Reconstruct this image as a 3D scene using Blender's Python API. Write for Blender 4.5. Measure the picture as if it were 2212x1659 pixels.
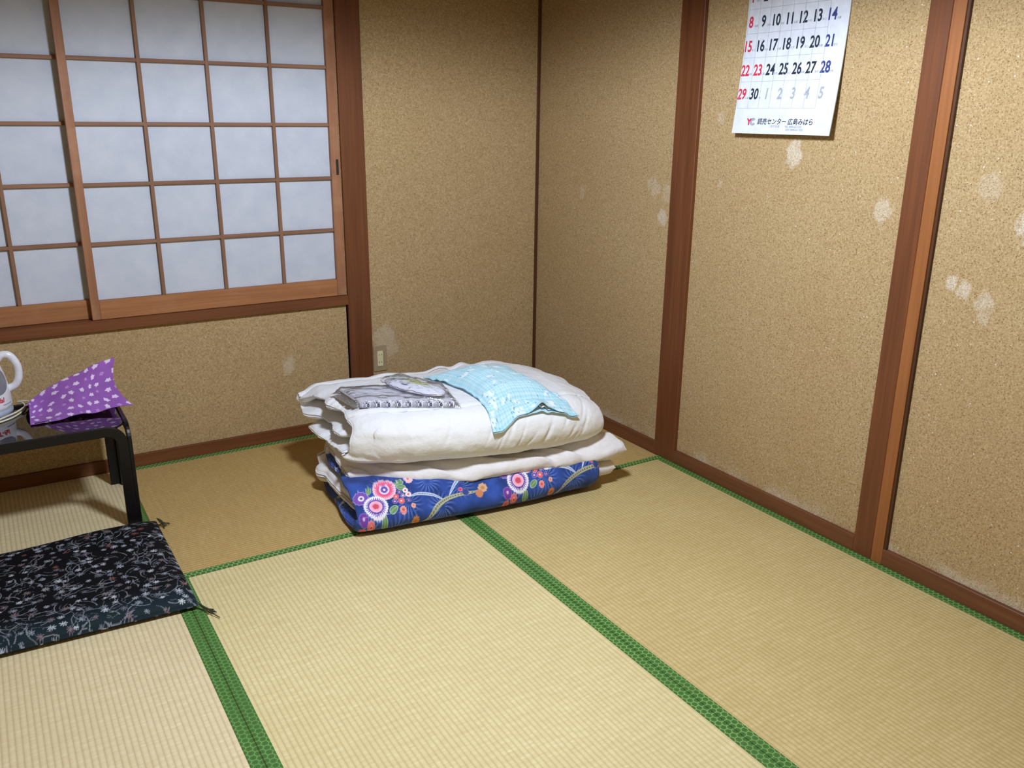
import bpy, bmesh, math, random
import numpy as np
from mathutils import Vector, Matrix

# ------------------------------------------------------------------ clear
for o in list(bpy.data.objects):
    bpy.data.objects.remove(o, do_unlink=True)
scene = bpy.context.scene
COL = scene.collection
random.seed(7)
RNG = np.random.default_rng(7)

# ------------------------------------------------------------------ camera
cam_d = bpy.data.cameras.new('camera')
cam = bpy.data.objects.new('camera', cam_d)
COL.objects.link(cam)
CF = Vector((0.50509456, 0.80985749, -0.29834599))
CR = Vector((0.85010481, -0.52651892, 0.00998178))
CU = Vector((0.14900099, 0.2586671, 0.95440559))
mw = Matrix(((CR.x, CU.x, -CF.x, -2.16656794), (CR.y, CU.y, -CF.y, -3.30672565),
             (CR.z, CU.z, -CF.z, 1.28800841), (0, 0, 0, 1)))
cam.matrix_world = mw
cam_d.sensor_fit = 'HORIZONTAL'
cam_d.sensor_width = 36.0
cam_d.lens = 36.0 * 1854.13 / 2212.0
cam_d.clip_start = 0.02
scene.camera = cam

# ------------------------------------------------------------------ world, lamps, exposure
world = bpy.data.worlds.new('world')
scene.world = world
world.use_nodes = True
world.node_tree.nodes['Background'].inputs[0].default_value = (0.5, 0.6, 0.8, 1)
world.node_tree.nodes['Background'].inputs[1].default_value = 0.02

def lamp(name, kind, loc, energy, color, size):
    d = bpy.data.lights.new(name, kind)
    d.energy = energy
    d.color = color
    if kind == 'AREA':
        d.shape = 'DISK'
        d.size = size
    else:
        d.shadow_soft_size = size
    o = bpy.data.objects.new(name, d)
    COL.objects.link(o)
    o.location = loc
    return o
ring = lamp('pendant_lamp', 'SPOT', (-1.30, -1.86, 1.80), 138, (0.885, 0.96, 1.09), 0.11)   # shaded pendant in the middle of the room
ring.data.spot_size = math.radians(176)
ring.data.spot_blend = 0.25

vs = scene.view_settings
vs.view_transform = 'Standard'
vs.look = 'None'
vs.gamma = 1.0
vs.use_curve_mapping = False
vs.exposure = 0.0
scene.cycles.max_bounces = 10
scene.cycles.diffuse_bounces = 5

# ------------------------------------------------------------------ constants
RX = 0.0157            # front plane of the right wall's wood
WRX = 0.030            # right wall plaster plane
WBY = 0.012            # back wall plaster plane
MD = 0.9416            # tatami row depth
LX = -2.75             # left wall
FY = -3.72             # front wall (behind the camera)
CZ = 2.42

# ------------------------------------------------------------------ colour / node helpers
def lin(c):
    c = np.asarray(c, float) / 255.0
    return np.where(c <= 0.04045, c / 12.92, ((c + 0.055) / 1.055) ** 2.4)
def L4(r, g, b):
    v = lin((r, g, b))
    return (float(v[0]), float(v[1]), float(v[2]), 1.0)

class NT:
    def __init__(s, name, rough=0.6, spec=0.3):
        s.m = bpy.data.materials.new(name)
        s.m.use_nodes = True
        s.t = s.m.node_tree
        s.b = s.t.nodes['Principled BSDF']
        s.b.inputs['Roughness'].default_value = rough
        s.b.inputs['Specular IOR Level'].default_value = spec
    def n(s, typ, **kw):
        nd = s.t.nodes.new(typ)
        for k, v in kw.items():
            setattr(nd, k, v)
        return nd
    def link(s, a, b):
        s.t.links.new(a, b)
    def put(s, sock, v):
        if isinstance(v, bpy.types.NodeSocket):
            s.t.links.new(v, sock)
        else:
            sock.default_value = v
    def math(s, op, a, b=None, c=None, clamp=False):
        nd = s.n('ShaderNodeMath', operation=op)
        nd.use_clamp = clamp
        s.put(nd.inputs[0], a)
        if b is not None: s.put(nd.inputs[1], b)
        if c is not None: s.put(nd.inputs[2], c)
        return nd.outputs[0]
    def vmath(s, op, a, b=None, c=None):
        nd = s.n('ShaderNodeVectorMath', operation=op)
        s.put(nd.inputs[0], a)
        if b is not None: s.put(nd.inputs[1], b)
        if c is not None: s.put(nd.inputs[2], c)
        return nd.outputs['Value'] if op in ('LENGTH', 'DOT_PRODUCT', 'DISTANCE') else nd.outputs[0]
    def pos(s):
        return s.n('ShaderNodeTexCoord').outputs['Object']
    def wpos(s):
        return s.n('ShaderNodeNewGeometry').outputs['Position']
    def xyz(s, v):
        nd = s.n('ShaderNodeSeparateXYZ')
        s.put(nd.inputs[0], v)
        return nd.outputs
    def comb(s, x, y, z):
        nd = s.n('ShaderNodeCombineXYZ')
        s.put(nd.inputs[0], x); s.put(nd.inputs[1], y); s.put(nd.inputs[2], z)
        return nd.outputs[0]
    def noise(s, v, scale, detail=2, rough=0.5, dist=0.0):
        nd = s.n('ShaderNodeTexNoise')
        s.put(nd.inputs['Vector'], v)
        nd.inputs['Scale'].default_value = scale
        nd.inputs['Detail'].default_value = detail
        nd.inputs['Roughness'].default_value = rough
        nd.inputs['Distortion'].default_value = dist
        return nd.outputs['Fac']
    def voro(s, v, scale, feature='F1', out='Distance', rand=1.0):
        nd = s.n('ShaderNodeTexVoronoi', feature=feature)
        s.put(nd.inputs['Vector'], v)
        nd.inputs['Scale'].default_value = scale
        nd.inputs['Randomness'].default_value = rand
        return nd.outputs[out]
    def white(s, v, dim='3D'):
        nd = s.n('ShaderNodeTexWhiteNoise', noise_dimensions=dim)
        if dim == '1D':
            s.put(nd.inputs['W'], v)
        else:
            s.put(nd.inputs['Vector'], v)
        return nd.outputs['Value']
    def ramp(s, f, stops, interp='LINEAR'):
        nd = s.n('ShaderNodeValToRGB')
        cr = nd.color_ramp
        cr.interpolation = interp
        while len(cr.elements) < len(stops):
            cr.elements.new(0.5)
        for e, (p, c) in zip(cr.elements, stops):
            e.position = p
            e.color = c
        s.put(nd.inputs[0], f)
        return nd.outputs[0]
    def mrange(s, f, a, b, c=0.0, d=1.0, smooth=False):
        nd = s.n('ShaderNodeMapRange')
        nd.interpolation_type = 'SMOOTHSTEP' if smooth else 'LINEAR'
        s.put(nd.inputs[0], f)
        for i, v in zip((1, 2, 3, 4), (a, b, c, d)):
            nd.inputs[i].default_value = v
        return nd.outputs[0]
    def mix(s, f, a, b, mode='MIX'):
        nd = s.n('ShaderNodeMix', data_type='RGBA', blend_type=mode)
        s.put(nd.inputs[0], f)
        s.put(nd.inputs[6], a)
        s.put(nd.inputs[7], b)
        return nd.outputs[2]
    def attr(s, name='print'):
        nd = s.n('ShaderNodeAttribute')
        nd.attribute_name = name
        return nd.outputs['Color']
    def bump(s, h, strength=0.5, dist=0.002):
        nd = s.n('ShaderNodeBump')
        nd.inputs['Strength'].default_value = strength
        nd.inputs['Distance'].default_value = dist
        s.put(nd.inputs['Height'], h)
        s.link(nd.outputs[0], s.b.inputs['Normal'])
    def base(s, c):
        s.put(s.b.inputs['Base Color'], c)

# ------------------------------------------------------------------ numpy noise
def _hash(ix, iy, iz, seed):
    h = (ix.astype(np.int64) * 374761393 + iy.astype(np.int64) * 668265263 +
         iz.astype(np.int64) * 2147483647 + seed * 1274126177)
    h = (h ^ (h >> 13)) * 1274126177
    h = h ^ (h >> 16)
    return (h & 0xFFFF) / 65535.0
def vnoise(x, y, z=0.0, seed=0):
    x, y, z = np.broadcast_arrays(np.asarray(x, float), np.asarray(y, float), np.asarray(z, float))
    ix, iy, iz = np.floor(x), np.floor(y), np.floor(z)
    fx, fy, fz = x - ix, y - iy, z - iz
    fx = fx * fx * (3 - 2 * fx); fy = fy * fy * (3 - 2 * fy); fz = fz * fz * (3 - 2 * fz)
    r = 0
    for dx in (0, 1):
        for dy in (0, 1):
            for dz in (0, 1):
                w = (fx if dx else 1 - fx) * (fy if dy else 1 - fy) * (fz if dz else 1 - fz)
                r = r + w * _hash(ix + dx, iy + dy, iz + dz, seed)
    return r * 2 - 1
def fbm(x, y, z=0.0, seed=0, oct=3):
    r = 0; a = 1.0; f = 1.0
    for i in range(oct):
        r = r + a * vnoise(np.asarray(x) * f, np.asarray(y) * f, np.asarray(z) * f, seed + i * 17)
        a *= 0.5; f *= 2.03
    return r
def sstep(a, b, x):
    t = np.clip((np.asarray(x, float) - a) / (b - a), 0, 1)
    return t * t * (3 - 2 * t)

# ------------------------------------------------------------------ object helpers
ROOTLOC = {}
def base_of(o):
    while o is not None:
        if o.name in ROOTLOC:
            return np.array(ROOTLOC[o.name])
        o = o.parent
    return np.zeros(3)

def obj(name, verts, faces, mat, parent=None, smooth=True, color=None):
    me = bpy.data.meshes.new(name)
    v = np.asarray(verts, float).reshape(-1, 3) - base_of(parent)
    if isinstance(faces, np.ndarray):
        k = faces.shape[1]
        nf = len(faces)
        me.vertices.add(len(v))
        me.vertices.foreach_set('co', v.astype(np.float32).ravel())
        me.loops.add(nf * k)
        me.loops.foreach_set('vertex_index', faces.astype(np.int32).ravel())
        me.polygons.add(nf)
        me.polygons.foreach_set('loop_start', np.arange(0, nf * k, k, dtype=np.int32))
        me.update(calc_edges=True)
    else:
        me.from_pydata([tuple(p) for p in v], [], [tuple(f) for f in faces])
    me.validate()
    if color is not None:
        ca = me.color_attributes.new('print', 'FLOAT_COLOR', 'POINT')
        c = np.ones((len(v), 4), np.float32)
        c[:, :3] = np.asarray(color).reshape(-1, 3)
        ca.data.foreach_set('color', c.ravel())
    if smooth:
        me.polygons.foreach_set('use_smooth', np.ones(len(me.polygons), bool))
    for m in (mat if isinstance(mat, (list, tuple)) else [mat]):
        if m: me.materials.append(m)
    o = bpy.data.objects.new(name, me)
    COL.objects.link(o)
    if parent is not None:
        o.parent = parent
    return o

def from_bm(name, bm, mat, parent=None, smooth=False):
    bmesh.ops.recalc_face_normals(bm, faces=bm.faces)
    off = base_of(parent)
    for v in bm.verts:
        v.co -= Vector(off)
    me = bpy.data.meshes.new(name)
    bm.to_mesh(me)
    bm.free()
    if smooth:
        me.polygons.foreach_set('use_smooth', np.ones(len(me.polygons), bool))
    me.materials.append(mat)
    o = bpy.data.objects.new(name, me)
    COL.objects.link(o)
    if parent is not None:
        o.parent = parent
    return o

def add_box(bm, x0, x1, y0, y1, z0, z1, bev=0.0):
    vs_ = [bm.verts.new((x, y, z)) for x in (x0, x1) for y in (y0, y1) for z in (z0, z1)]
    fs = [(0, 1, 3, 2), (4, 6, 7, 5), (0, 4, 5, 1), (2, 3, 7, 6), (0, 2, 6, 4), (1, 5, 7, 3)]
    ff = [bm.faces.new([vs_[i] for i in f]) for f in fs]
    if bev > 0:
        es = set()
        for f in ff:
            es.update(f.edges)
        bmesh.ops.bevel(bm, geom=list(es), offset=bev, segments=1, affect='EDGES')
def box(name, x0, x1, y0, y1, z0, z1, mat, parent=None, bev=0.002):
    bm = bmesh.new()
    add_box(bm, min(x0, x1), max(x0, x1), min(y0, y1), max(y0, y1), min(z0, z1), max(z0, z1), bev)
    return from_bm(name, bm, mat, parent)

def empty(name, loc, label=None, cat=None, group=None, kind=None):
    o = bpy.data.objects.new(name, None)
    COL.objects.link(o)
    o.location = loc
    o.empty_display_size = 0.05
    ROOTLOC[o.name] = tuple(loc)
    tag(o, label, cat, group, kind)
    return o
def tag(o, label=None, cat=None, group=None, kind=None):
    if label: o['label'] = label
    if cat: o['category'] = cat
    if group: o['group'] = group
    if kind: o['kind'] = kind
    return o

def grid_faces(nu, nv, wrap_u=False, wrap_v=False):
    iu = np.arange(nu if wrap_u else nu - 1)
    iv = np.arange(nv if wrap_v else nv - 1)
    A, B = np.meshgrid(iu, iv, indexing='ij')
    A2 = (A + 1) % nu; B2 = (B + 1) % nv
    return np.stack([A * nv + B, A2 * nv + B, A2 * nv + B2, A * nv + B2], -1).reshape(-1, 4)

def tube(name, pts, r, mat, parent=None, nseg=10, closed=False, squash=1.0):
    pts = np.asarray(pts, float)
    n = len(pts)
    rr = np.broadcast_to(np.asarray(r, float), (n,))
    if closed:
        tan = np.roll(pts, -1, 0) - np.roll(pts, 1, 0)
    else:
        tan = np.gradient(pts, axis=0)
    tan /= np.linalg.norm(tan, axis=1)[:, None] + 1e-12
    up = np.array([0, 0, 1.0]) if abs(tan[0][2]) < 0.9 else np.array([0, 1.0, 0])
    verts = []
    nrm = np.cross(up, tan[0]); nrm /= np.linalg.norm(nrm)
    for i in range(n):
        nrm = nrm - tan[i] * (nrm @ tan[i]); nrm /= np.linalg.norm(nrm)
        bn = np.cross(tan[i], nrm)
        for k in range(nseg):
            a = 2 * math.pi * k / nseg
            verts.append(pts[i] + rr[i] * (math.cos(a) * nrm + squash * math.sin(a) * bn))
    f = [tuple(q) for q in grid_faces(n, nseg, closed, True)]
    if not closed:
        f.append(tuple(range(nseg))[::-1])
        f.append(tuple((n - 1) * nseg + k for k in range(nseg)))
    return obj(name, verts, f, mat, parent)

def spline(ctrl, n, closed=False):
    P = np.asarray(ctrl, float)
    m = len(P)
    out = []
    segs = m if closed else m - 1
    for t in np.linspace(0, segs, n, endpoint=not closed):
        i = min(int(t), segs - 1); f = t - i
        g = (lambda k: P[k % m]) if closed else (lambda k: P[min(max(k, 0), m - 1)])
        p0, p1, p2, p3 = g(i - 1), g(i), g(i + 1), g(i + 2)
        out.append(0.5 * ((2 * p1) + (-p0 + p2) * f + (2 * p0 - 5 * p1 + 4 * p2 - p3) * f * f + (-p0 + 3 * p1 - 3 * p2 + p3) * f ** 3))
    return np.array(out)

# ------------------------------------------------------------------ materials
def mat_wall():
    k = NT('sand_plaster', 0.92, 0.1)
    p = k.wpos()
    g1 = k.noise(p, 210, 3, 0.64)
    g2 = k.noise(p, 420, 2, 0.6)
    big = k.noise(p, 3.0, 3, 0.5)
    base = k.ramp(g1, [(0.28, L4(138, 116, 80)), (0.45, L4(171, 147, 107)), (0.58, L4(183, 159, 119)), (0.76, L4(208, 188, 152))])
    dark = k.mrange(g2, 0.30, 0.42, 0.52, 0.0)
    base = k.mix(dark, base, L4(128, 102, 66))
    v = k.n('ShaderNodeTexVoronoi', feature='F1')
    k.put(v.inputs['Vector'], p)
    v.inputs['Scale'].default_value = 260
    rnd = k.xyz(v.outputs['Color'])[0]
    fleck = k.math('MULTIPLY', k.mrange(rnd, 0.93, 0.94), k.math('LESS_THAN', v.outputs['Distance'], 0.42))
    base = k.mix(k.math('MULTIPLY', fleck, 0.75), base, L4(104, 74, 44))
    v2 = k.n('ShaderNodeTexVoronoi', feature='F1')
    k.put(v2.inputs['Vector'], p)
    v2.inputs['Scale'].default_value = 210
    rnd2 = k.xyz(v2.outputs['Color'])[1]
    glit = k.math('MULTIPLY', k.math('GREATER_THAN', rnd2, 0.9965), k.math('LESS_THAN', v2.outputs['Distance'], 0.38))
    base = k.mix(k.mrange(big, 0.3, 0.7, 0.0, 0.16), base, L4(160, 124, 78))
    # white blooms and knocks in the plaster
    spots = [(WRX, -1.425, 1.184, .034, .8), (WRX, -1.763, 1.04, .032, .6), (WRX, -.79, 1.035, .03, .35), (WRX, -.76, 1.05, .02, .3),
             (WRX, -.835, .93, .028, .6), (WRX, -.85, 1.02, .03, .3), (WRX, -2.0, .873, .018, .75), (WRX, -2.035, .862, .022, .7),
             (WRX, -2.095, .838, .026, .55), (WRX, -2.10, .80, .02, .4), (WRX, -2.185, 1.045, .045, .95), (WRX, -2.215, 1.02, .03, .7),
             (WRX, -.327, .985, .02, .3), (WRX, -1.10, 1.287, .022, .3), (WRX, -2.06, 1.13, .035, .3), (WRX, -1.12, 1.07, .012, .3),
             (-1.169, WBY, .313, .03, .5), (-.735, WBY, .372, .05, .45), (-.715, WBY, .325, .04, .4), (-.76, WBY, .368, .04, .4)]
    tot = None
    wob = k.noise(p, 38, 3, 0.6)
    for a, b, c, r, s in spots:
        d = k.vmath('DISTANCE', k.vmath('MULTIPLY', p, (1, 1, .78)), (a, b, c * .78))
        d = k.math('ADD', d, k.math('MULTIPLY', k.math('SUBTRACT', wob, 0.5), r * 1.7))
        f = k.mrange(d, r * 0.60, r * 1.08, s * .85, 0.0, True)
        tot = f if tot is None else k.math('MAXIMUM', tot, f)
    # low salt band above the right-hand baseboard
    z = k.xyz(p)[2]; y = k.xyz(p)[1]; x = k.xyz(p)[0]
    onr = k.math('GREATER_THAN', x, 0.02)
    band = k.math('MULTIPLY', k.mrange(k.math('ADD', z, k.math('MULTIPLY', wob, 0.05)), 0.075, 0.125, 0.5, 0.0, True),
                  k.mrange(k.noise(p, 7, 2), 0.42, 0.6))
    tot = k.math('MAXIMUM', tot, k.math('MULTIPLY', band, onr))
    speck = k.mrange(g2, 0.38, 0.60, 0.2, 1.0)
    base = k.mix(k.math('MULTIPLY', tot, speck), base, L4(222, 217, 204))
    base = k.mix(glit, base, (1.0, 0.97, 0.86, 1))
    k.base(base)
    k.put(k.b.inputs['Roughness'], k.mrange(glit, 0, 1, 0.92, 0.25))
    k.put(k.b.inputs['Metallic'], k.math('MULTIPLY', glit, 0.4))
    k.bump(k.math('ADD', g1, k.math('MULTIPLY', g2, 0.6)), 0.30, 0.003)
    return k.m

def mat_wood(name, c0, c1, axis, rough=0.42, worn=0.0):
    k = NT(name, rough, 0.35)
    p = k.wpos()
    sc = [38, 38, 38]; sc[axis] = 1.6
    q = k.vmath('MULTIPLY', p, tuple(sc))
    g = k.noise(q, 1.0, 4, 0.6, 0.4)
    sc2 = [150, 150, 150]; sc2[axis] = 4
    f = k.noise(k.vmath('MULTIPLY', p, tuple(sc2)), 1.0, 2, 0.5)
    c = k.ramp(g, [(0.28, c0), (0.72, c1)])
    c = k.mix(k.mrange(f, 0.35, 0.65, 0.22, 0.0), c, tuple(0.55 * v for v in c0[:3]) + (1,))
    if worn:
        w = k.mrange(k.noise(p, 9, 3, 0.6), 0.5, 0.72, 0.0, worn)
        c = k.mix(w, c, L4(176, 136, 104))
    k.base(c)
    k.put(k.b.inputs['Roughness'], k.mrange(g, 0.3, 0.7, rough + 0.08, rough - 0.05))
    k.bump(f, 0.15, 0.0008)
    return k.m

def mat_tatami(name, axis, ca, cb, cc):
    """ribs run along `axis` (0 = x, 1 = y)."""
    k = NT(name, 0.62, 0.25)
    p = k.wpos()
    o = k.xyz(p)
    along, across = (o[0], o[1]) if axis == 0 else (o[1], o[0])
    P = 0.0132
    t = k.math('DIVIDE', across, P)
    row = k.math('FLOOR', t)
    fr = k.math('FRACT', t)
    rib = k.math('POWER', k.math('SINE', k.math('MULTIPLY', fr, math.pi)), 0.85)
    jit = k.white(row, '1D')
    u = k.math('ADD', k.math('DIVIDE', along, 0.0052), k.math('MULTIPLY', jit, 7.3))
    strand = k.math('FLOOR', u)
    sfr = k.math('FRACT', u)
    sbump = k.math('POWER', k.math('SINE', k.math('MULTIPLY', sfr, math.pi)), 0.5)
    rnd = k.white(k.comb(row, strand, 0.3), '3D')
    strip = k.white(strand, '1D')
    big = k.noise(p, 2.3, 3, 0.55)
    sc = (14, 2.2, 1) if axis == 1 else (2.2, 14, 1)
    streak = k.noise(k.vmath('MULTIPLY', p, (90, 9, 1) if axis == 0 else (9, 90, 1)), 1.0, 3, 0.6)
    c = k.mix(k.mrange(k.noise(k.comb(row, strand, 0.3), 0.9, 2), 0.3, 0.7), cb, cc)
    c = k.mix(k.mrange(rnd, 0.0, 1.0, 0.30, 0.0), c, ca)
    c = k.mix(k.mrange(streak, 0.35, 0.68, 0.0, 0.4), c, ca)
    c = k.mix(k.mrange(big, 0.35, 0.7, 0.0, 0.35), c, ca)
    groove_shade = k.mrange(rib, 0.05, 0.9, 0.40, 0.0)  # rib shading painted in: colour darkens towards the grooves
    c = k.mix(groove_shade, c, tuple(0.6 * v for v in ca[:3]) + (1,))
    k.base(c)
    h = k.math('ADD', rib, k.math('MULTIPLY', sbump, 0.10))
    h = k.math('ADD', h, k.math('MULTIPLY', rnd, 0.08))
    k.bump(h, 0.55, 0.0016)
    return k.m

def mat_border(name, axis, origin, sheen_con=0.6):
    """green cloth edging with a woven tortoiseshell (hexagon) figure; origin = inner coordinate of the strip."""
    k = NT(name, 0.55, 0.35)
    p = k.wpos()
    o = k.xyz(p)
    along, across = (o[0], o[1]) if axis == 0 else (o[1], o[0])
    S = 0.0152
    px = k.math('DIVIDE', along, S)
    py = k.math('DIVIDE', k.math('SUBTRACT', across, origin), S)
    R3 = math.sqrt(3)
    def cell(dx, dy):
        ax = k.math('SUBTRACT', k.math('FLOORED_MODULO', k.math('ADD', px, dx), 1.0), 0.5)
        ay = k.math('SUBTRACT', k.math('FLOORED_MODULO', k.math('ADD', py, dy), R3), R3 / 2)
        d2 = k.math('ADD', k.math('MULTIPLY', ax, ax), k.math('MULTIPLY', ay, ay))
        aax = k.math('ABSOLUTE', ax); aay = k.math('ABSOLUTE', ay)
        hd = k.math('MAXIMUM', aax, k.math('ADD', k.math('MULTIPLY', aax, 0.5), k.math('MULTIPLY', aay, R3 / 2)))
        return d2, hd
    d1, h1 = cell(0, 0)
    d2, h2 = cell(0.5, R3 / 2)
    sel = k.math('LESS_THAN', d1, d2)
    hd = k.math('ADD', k.math('MULTIPLY', h1, sel), k.math('MULTIPLY', h2, k.math('SUBTRACT', 1.0, sel)))
    # hd: 0 centre .. 0.5 rim
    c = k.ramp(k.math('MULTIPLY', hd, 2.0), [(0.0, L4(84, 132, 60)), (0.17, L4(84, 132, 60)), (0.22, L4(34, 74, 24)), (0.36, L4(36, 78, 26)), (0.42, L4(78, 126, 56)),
                                             (0.60, L4(82, 130, 60)), (0.64, L4(42, 88, 32)), (0.74, L4(46, 94, 36)), (0.80, L4(96, 142, 66)), (0.885, L4(92, 138, 66)), (0.905, L4(96 + 84 * sheen_con, 142 + 68 * sheen_con, 70 + 64 * sheen_con)), (1.0, L4(98 + 90 * sheen_con, 144 + 72 * sheen_con, 72 + 68 * sheen_con))])  # rim lines vary per strip: thread sheen painted into their colour
    f = k.noise(p, 6, 2)
    c = k.mix(k.mrange(f, 0.4, 0.65, 0.05, min(.45, .1 + .5 * (1.0 - sheen_con))), c, L4(72, 114, 54))
    w = k.noise(k.vmath('MULTIPLY', p, (1, 1, 1)), 900, 1)
    c = k.mix(k.mrange(w, 0.3, 0.7, 0.12, 0.0), c, L4(40, 80, 30))
    k.base(c)
    k.bump(w, 0.2, 0.0006)
    return k.m

def mat_plain(name, rgb, rough=0.5, spec=0.4, metal=0.0, bump=None, mottle=0.0):
    k = NT(name, rough, spec)
    c = L4(*rgb)
    p = k.pos()
    f = k.noise(p, bump[0] if bump else 40, 3)
    lo = tuple(max(0, v * (1 - 0.10 - mottle)) for v in c[:3]) + (1,)
    k.base(k.mix(k.mrange(f, 0.35, 0.65), c, lo))
    k.b.inputs['Metallic'].default_value = metal
    if bump:
        k.bump(f, bump[1], bump[2])
    return k.m

def mat_cloth(name, rgb=None, rough=0.85, weave=700, attr=False, bs=0.15, wr=0.25, sub=0.12):
    k = NT(name, rough, 0.15)
    p = k.pos()
    if attr:
        c = k.attr()
    else:
        c = L4(*rgb)
    w = k.noise(p, weave, 1)
    c = k.mix(k.mrange(w, 0.3, 0.7, 0.10, 0.0), c, k.mix(1.0, c, (0.6, 0.6, 0.6, 1), 'MULTIPLY'))
    k.base(c)
    cr = k.noise(p, 26, 4, 0.6)
    k.bump(k.math('ADD', k.math('MULTIPLY', cr, wr * 6), k.math('MULTIPLY', w, 0.25)), bs, 0.004)
    k.b.inputs['Sheen Weight'].default_value = sub
    return k.m

def mat_film(name, tint=(0.95, 0.96, 0.98), alpha=0.16, rough=0.12):
    """clear plastic film: mostly see-through with glossy creases."""
    k = NT(name, rough, 0.5)
    tr = k.n('ShaderNodeBsdfTransparent')
    tr.inputs[0].default_value = (*tint, 1)
    gl = k.n('ShaderNodeBsdfGlossy')
    gl.inputs['Roughness'].default_value = rough
    df = k.n('ShaderNodeBsdfDiffuse')
    df.inputs[0].default_value = (0.8, 0.82, 0.85, 1)
    fr = k.n('ShaderNodeFresnel')
    fr.inputs[0].default_value = 1.45
    p = k.pos()
    nz = k.noise(p, 55, 3, 0.6)
    bp = k.n('ShaderNodeBump')
    bp.inputs['Strength'].default_value = 0.25
    bp.inputs['Distance'].default_value = 0.01
    k.link(nz, bp.inputs['Height'])
    k.link(bp.outputs[0], gl.inputs['Normal'])
    m1 = k.n('ShaderNodeMixShader'); m2 = k.n('ShaderNodeMixShader')
    m1.inputs[0].default_value = alpha
    k.link(tr.outputs[0], m1.inputs[1]); k.link(df.outputs[0], m1.inputs[2])
    k.link(k.math('ADD', fr.outputs[0], 0.02), m2.inputs[0])
    k.link(m1.outputs[0], m2.inputs[1]); k.link(gl.outputs[0], m2.inputs[2])
    k.link(m2.outputs[0], k.t.nodes['Material Output'].inputs[0])
    return k.m

def mat_glass():
    k = NT('smoked_glass', 0.02, 0.5)
    tr = k.n('ShaderNodeBsdfTransparent')
    tr.inputs[0].default_value = (0.60, 0.54, 0.52, 1)
    gl = k.n('ShaderNodeBsdfGlossy')
    gl.inputs['Roughness'].default_value = 0.015
    fr = k.n('ShaderNodeFresnel')
    fr.inputs[0].default_value = 1.55
    ms = k.n('ShaderNodeMixShader')
    p = k.pos()
    sm = k.mrange(k.noise(p, 12, 3), 0.4, 0.7, 0.02, 0.05)
    k.link(k.math('ADD', k.math('MULTIPLY', fr.outputs[0], 1.4), sm), ms.inputs[0])
    k.link(tr.outputs[0], ms.inputs[1]); k.link(gl.outputs[0], ms.inputs[2])
    k.link(ms.outputs[0], k.t.nodes['Material Output'].inputs[0])
    return k.m

M = {}
M['wall'] = mat_wall()
WA, WB = L4(112, 66, 38), L4(146, 92, 56)
M['wood_z'] = mat_wood('red_brown_wood_upright', L4(96, 55, 30), L4(122, 73, 43), 2)
M['wood_x'] = mat_wood('red_brown_wood_along_back', L4(98, 56, 30), L4(126, 76, 44), 0)
M['wood_y'] = mat_wood('red_brown_wood_along_side', L4(96, 57, 34), L4(122, 76, 48), 1)
M['wood_light'] = mat_wood('honey_brown_wood_strip', L4(138, 84, 42), L4(160, 102, 58), 2)
M['wood_dark'] = mat_wood('dark_brown_wood', L4(74, 44, 24), L4(92, 56, 34), 2)
M['sash_z'] = mat_wood('worn_sash_wood_upright', L4(140, 94, 64), L4(164, 114, 82), 2, 0.55, 0.45)
M['sash_x'] = mat_wood('worn_sash_wood_level', L4(144, 94, 58), L4(176, 120, 76), 0, 0.5, 0.2)
M['kumiko_z'] = mat_wood('lattice_wood_upright', L4(120, 86, 64), L4(146, 108, 82), 2, 0.6)
M['kumiko_x'] = mat_wood('lattice_wood_level', L4(120, 84, 62), L4(150, 110, 84), 0, 0.6)
M['ceiling'] = mat_wood('pale_ceiling_boards', L4(110, 86, 60), L4(132, 106, 76), 0, 0.7)

def mat_paper():
    k = NT('shoji_paper', 0.8, 0.15)
    p = k.wpos()
    f = k.noise(p, 14, 5, 0.6)
    g = k.noise(k.vmath('MULTIPLY', p, (60, 60, 420)), 1.0, 2)
    c = k.ramp(f, [(0.3, L4(184, 192, 206)), (0.7, L4(197, 203, 214))])
    c = k.mix(k.mrange(g, 0.35, 0.65, 0.12, 0.0), c, L4(172, 181, 198))
    k.base(c)
    k.bump(f, 0.12, 0.003)
    return k.m
M['paper'] = mat_paper()
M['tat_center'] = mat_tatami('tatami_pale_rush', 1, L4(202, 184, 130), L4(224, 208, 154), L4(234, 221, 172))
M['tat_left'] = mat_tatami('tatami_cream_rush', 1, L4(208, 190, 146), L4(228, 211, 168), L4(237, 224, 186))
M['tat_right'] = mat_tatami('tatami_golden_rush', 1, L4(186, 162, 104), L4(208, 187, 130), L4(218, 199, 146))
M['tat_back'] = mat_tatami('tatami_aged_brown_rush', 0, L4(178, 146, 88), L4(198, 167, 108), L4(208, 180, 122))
M['white'] = mat_cloth('white_cotton', (233, 235, 238), 0.9, 600, bs=0.35, wr=0.5)
M['pad'] = mat_cloth('off_white_cotton', (228, 226, 228), 0.9, 600, bs=0.35, wr=0.5)
M['blueprint'] = mat_cloth('blue_floral_cotton', attr=True, weave=800, bs=0.12, wr=0.2)
M['pillowprint'] = mat_cloth('aqua_gingham_cotton', attr=True, weave=800, bs=0.2, wr=0.3)
M['cushprint'] = mat_cloth('black_figured_cotton', attr=True, weave=900, bs=0.12, wr=0.15, rough=0.7, sub=0.0)
M['purpleprint'] = mat_cloth('purple_print_cotton', attr=True, weave=900, bs=0.12, wr=0.15)
M['yukata'] = mat_cloth('grey_cotton', attr=True, weave=900, bs=0.15, wr=0.15)
M['black'] = mat_plain('black_lacquered_metal', (15, 13, 15), 0.34, 0.35)
M['glass'] = mat_glass()
M['film'] = mat_film('clear_plastic_film', alpha=0.13)
M['kettle'] = mat_plain('white_glossy_plastic', (232, 234, 242), 0.28, 0.5)
M['kettle_base'] = mat_plain('blue_grey_plastic', (176, 186, 206), 0.35, 0.5)
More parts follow.
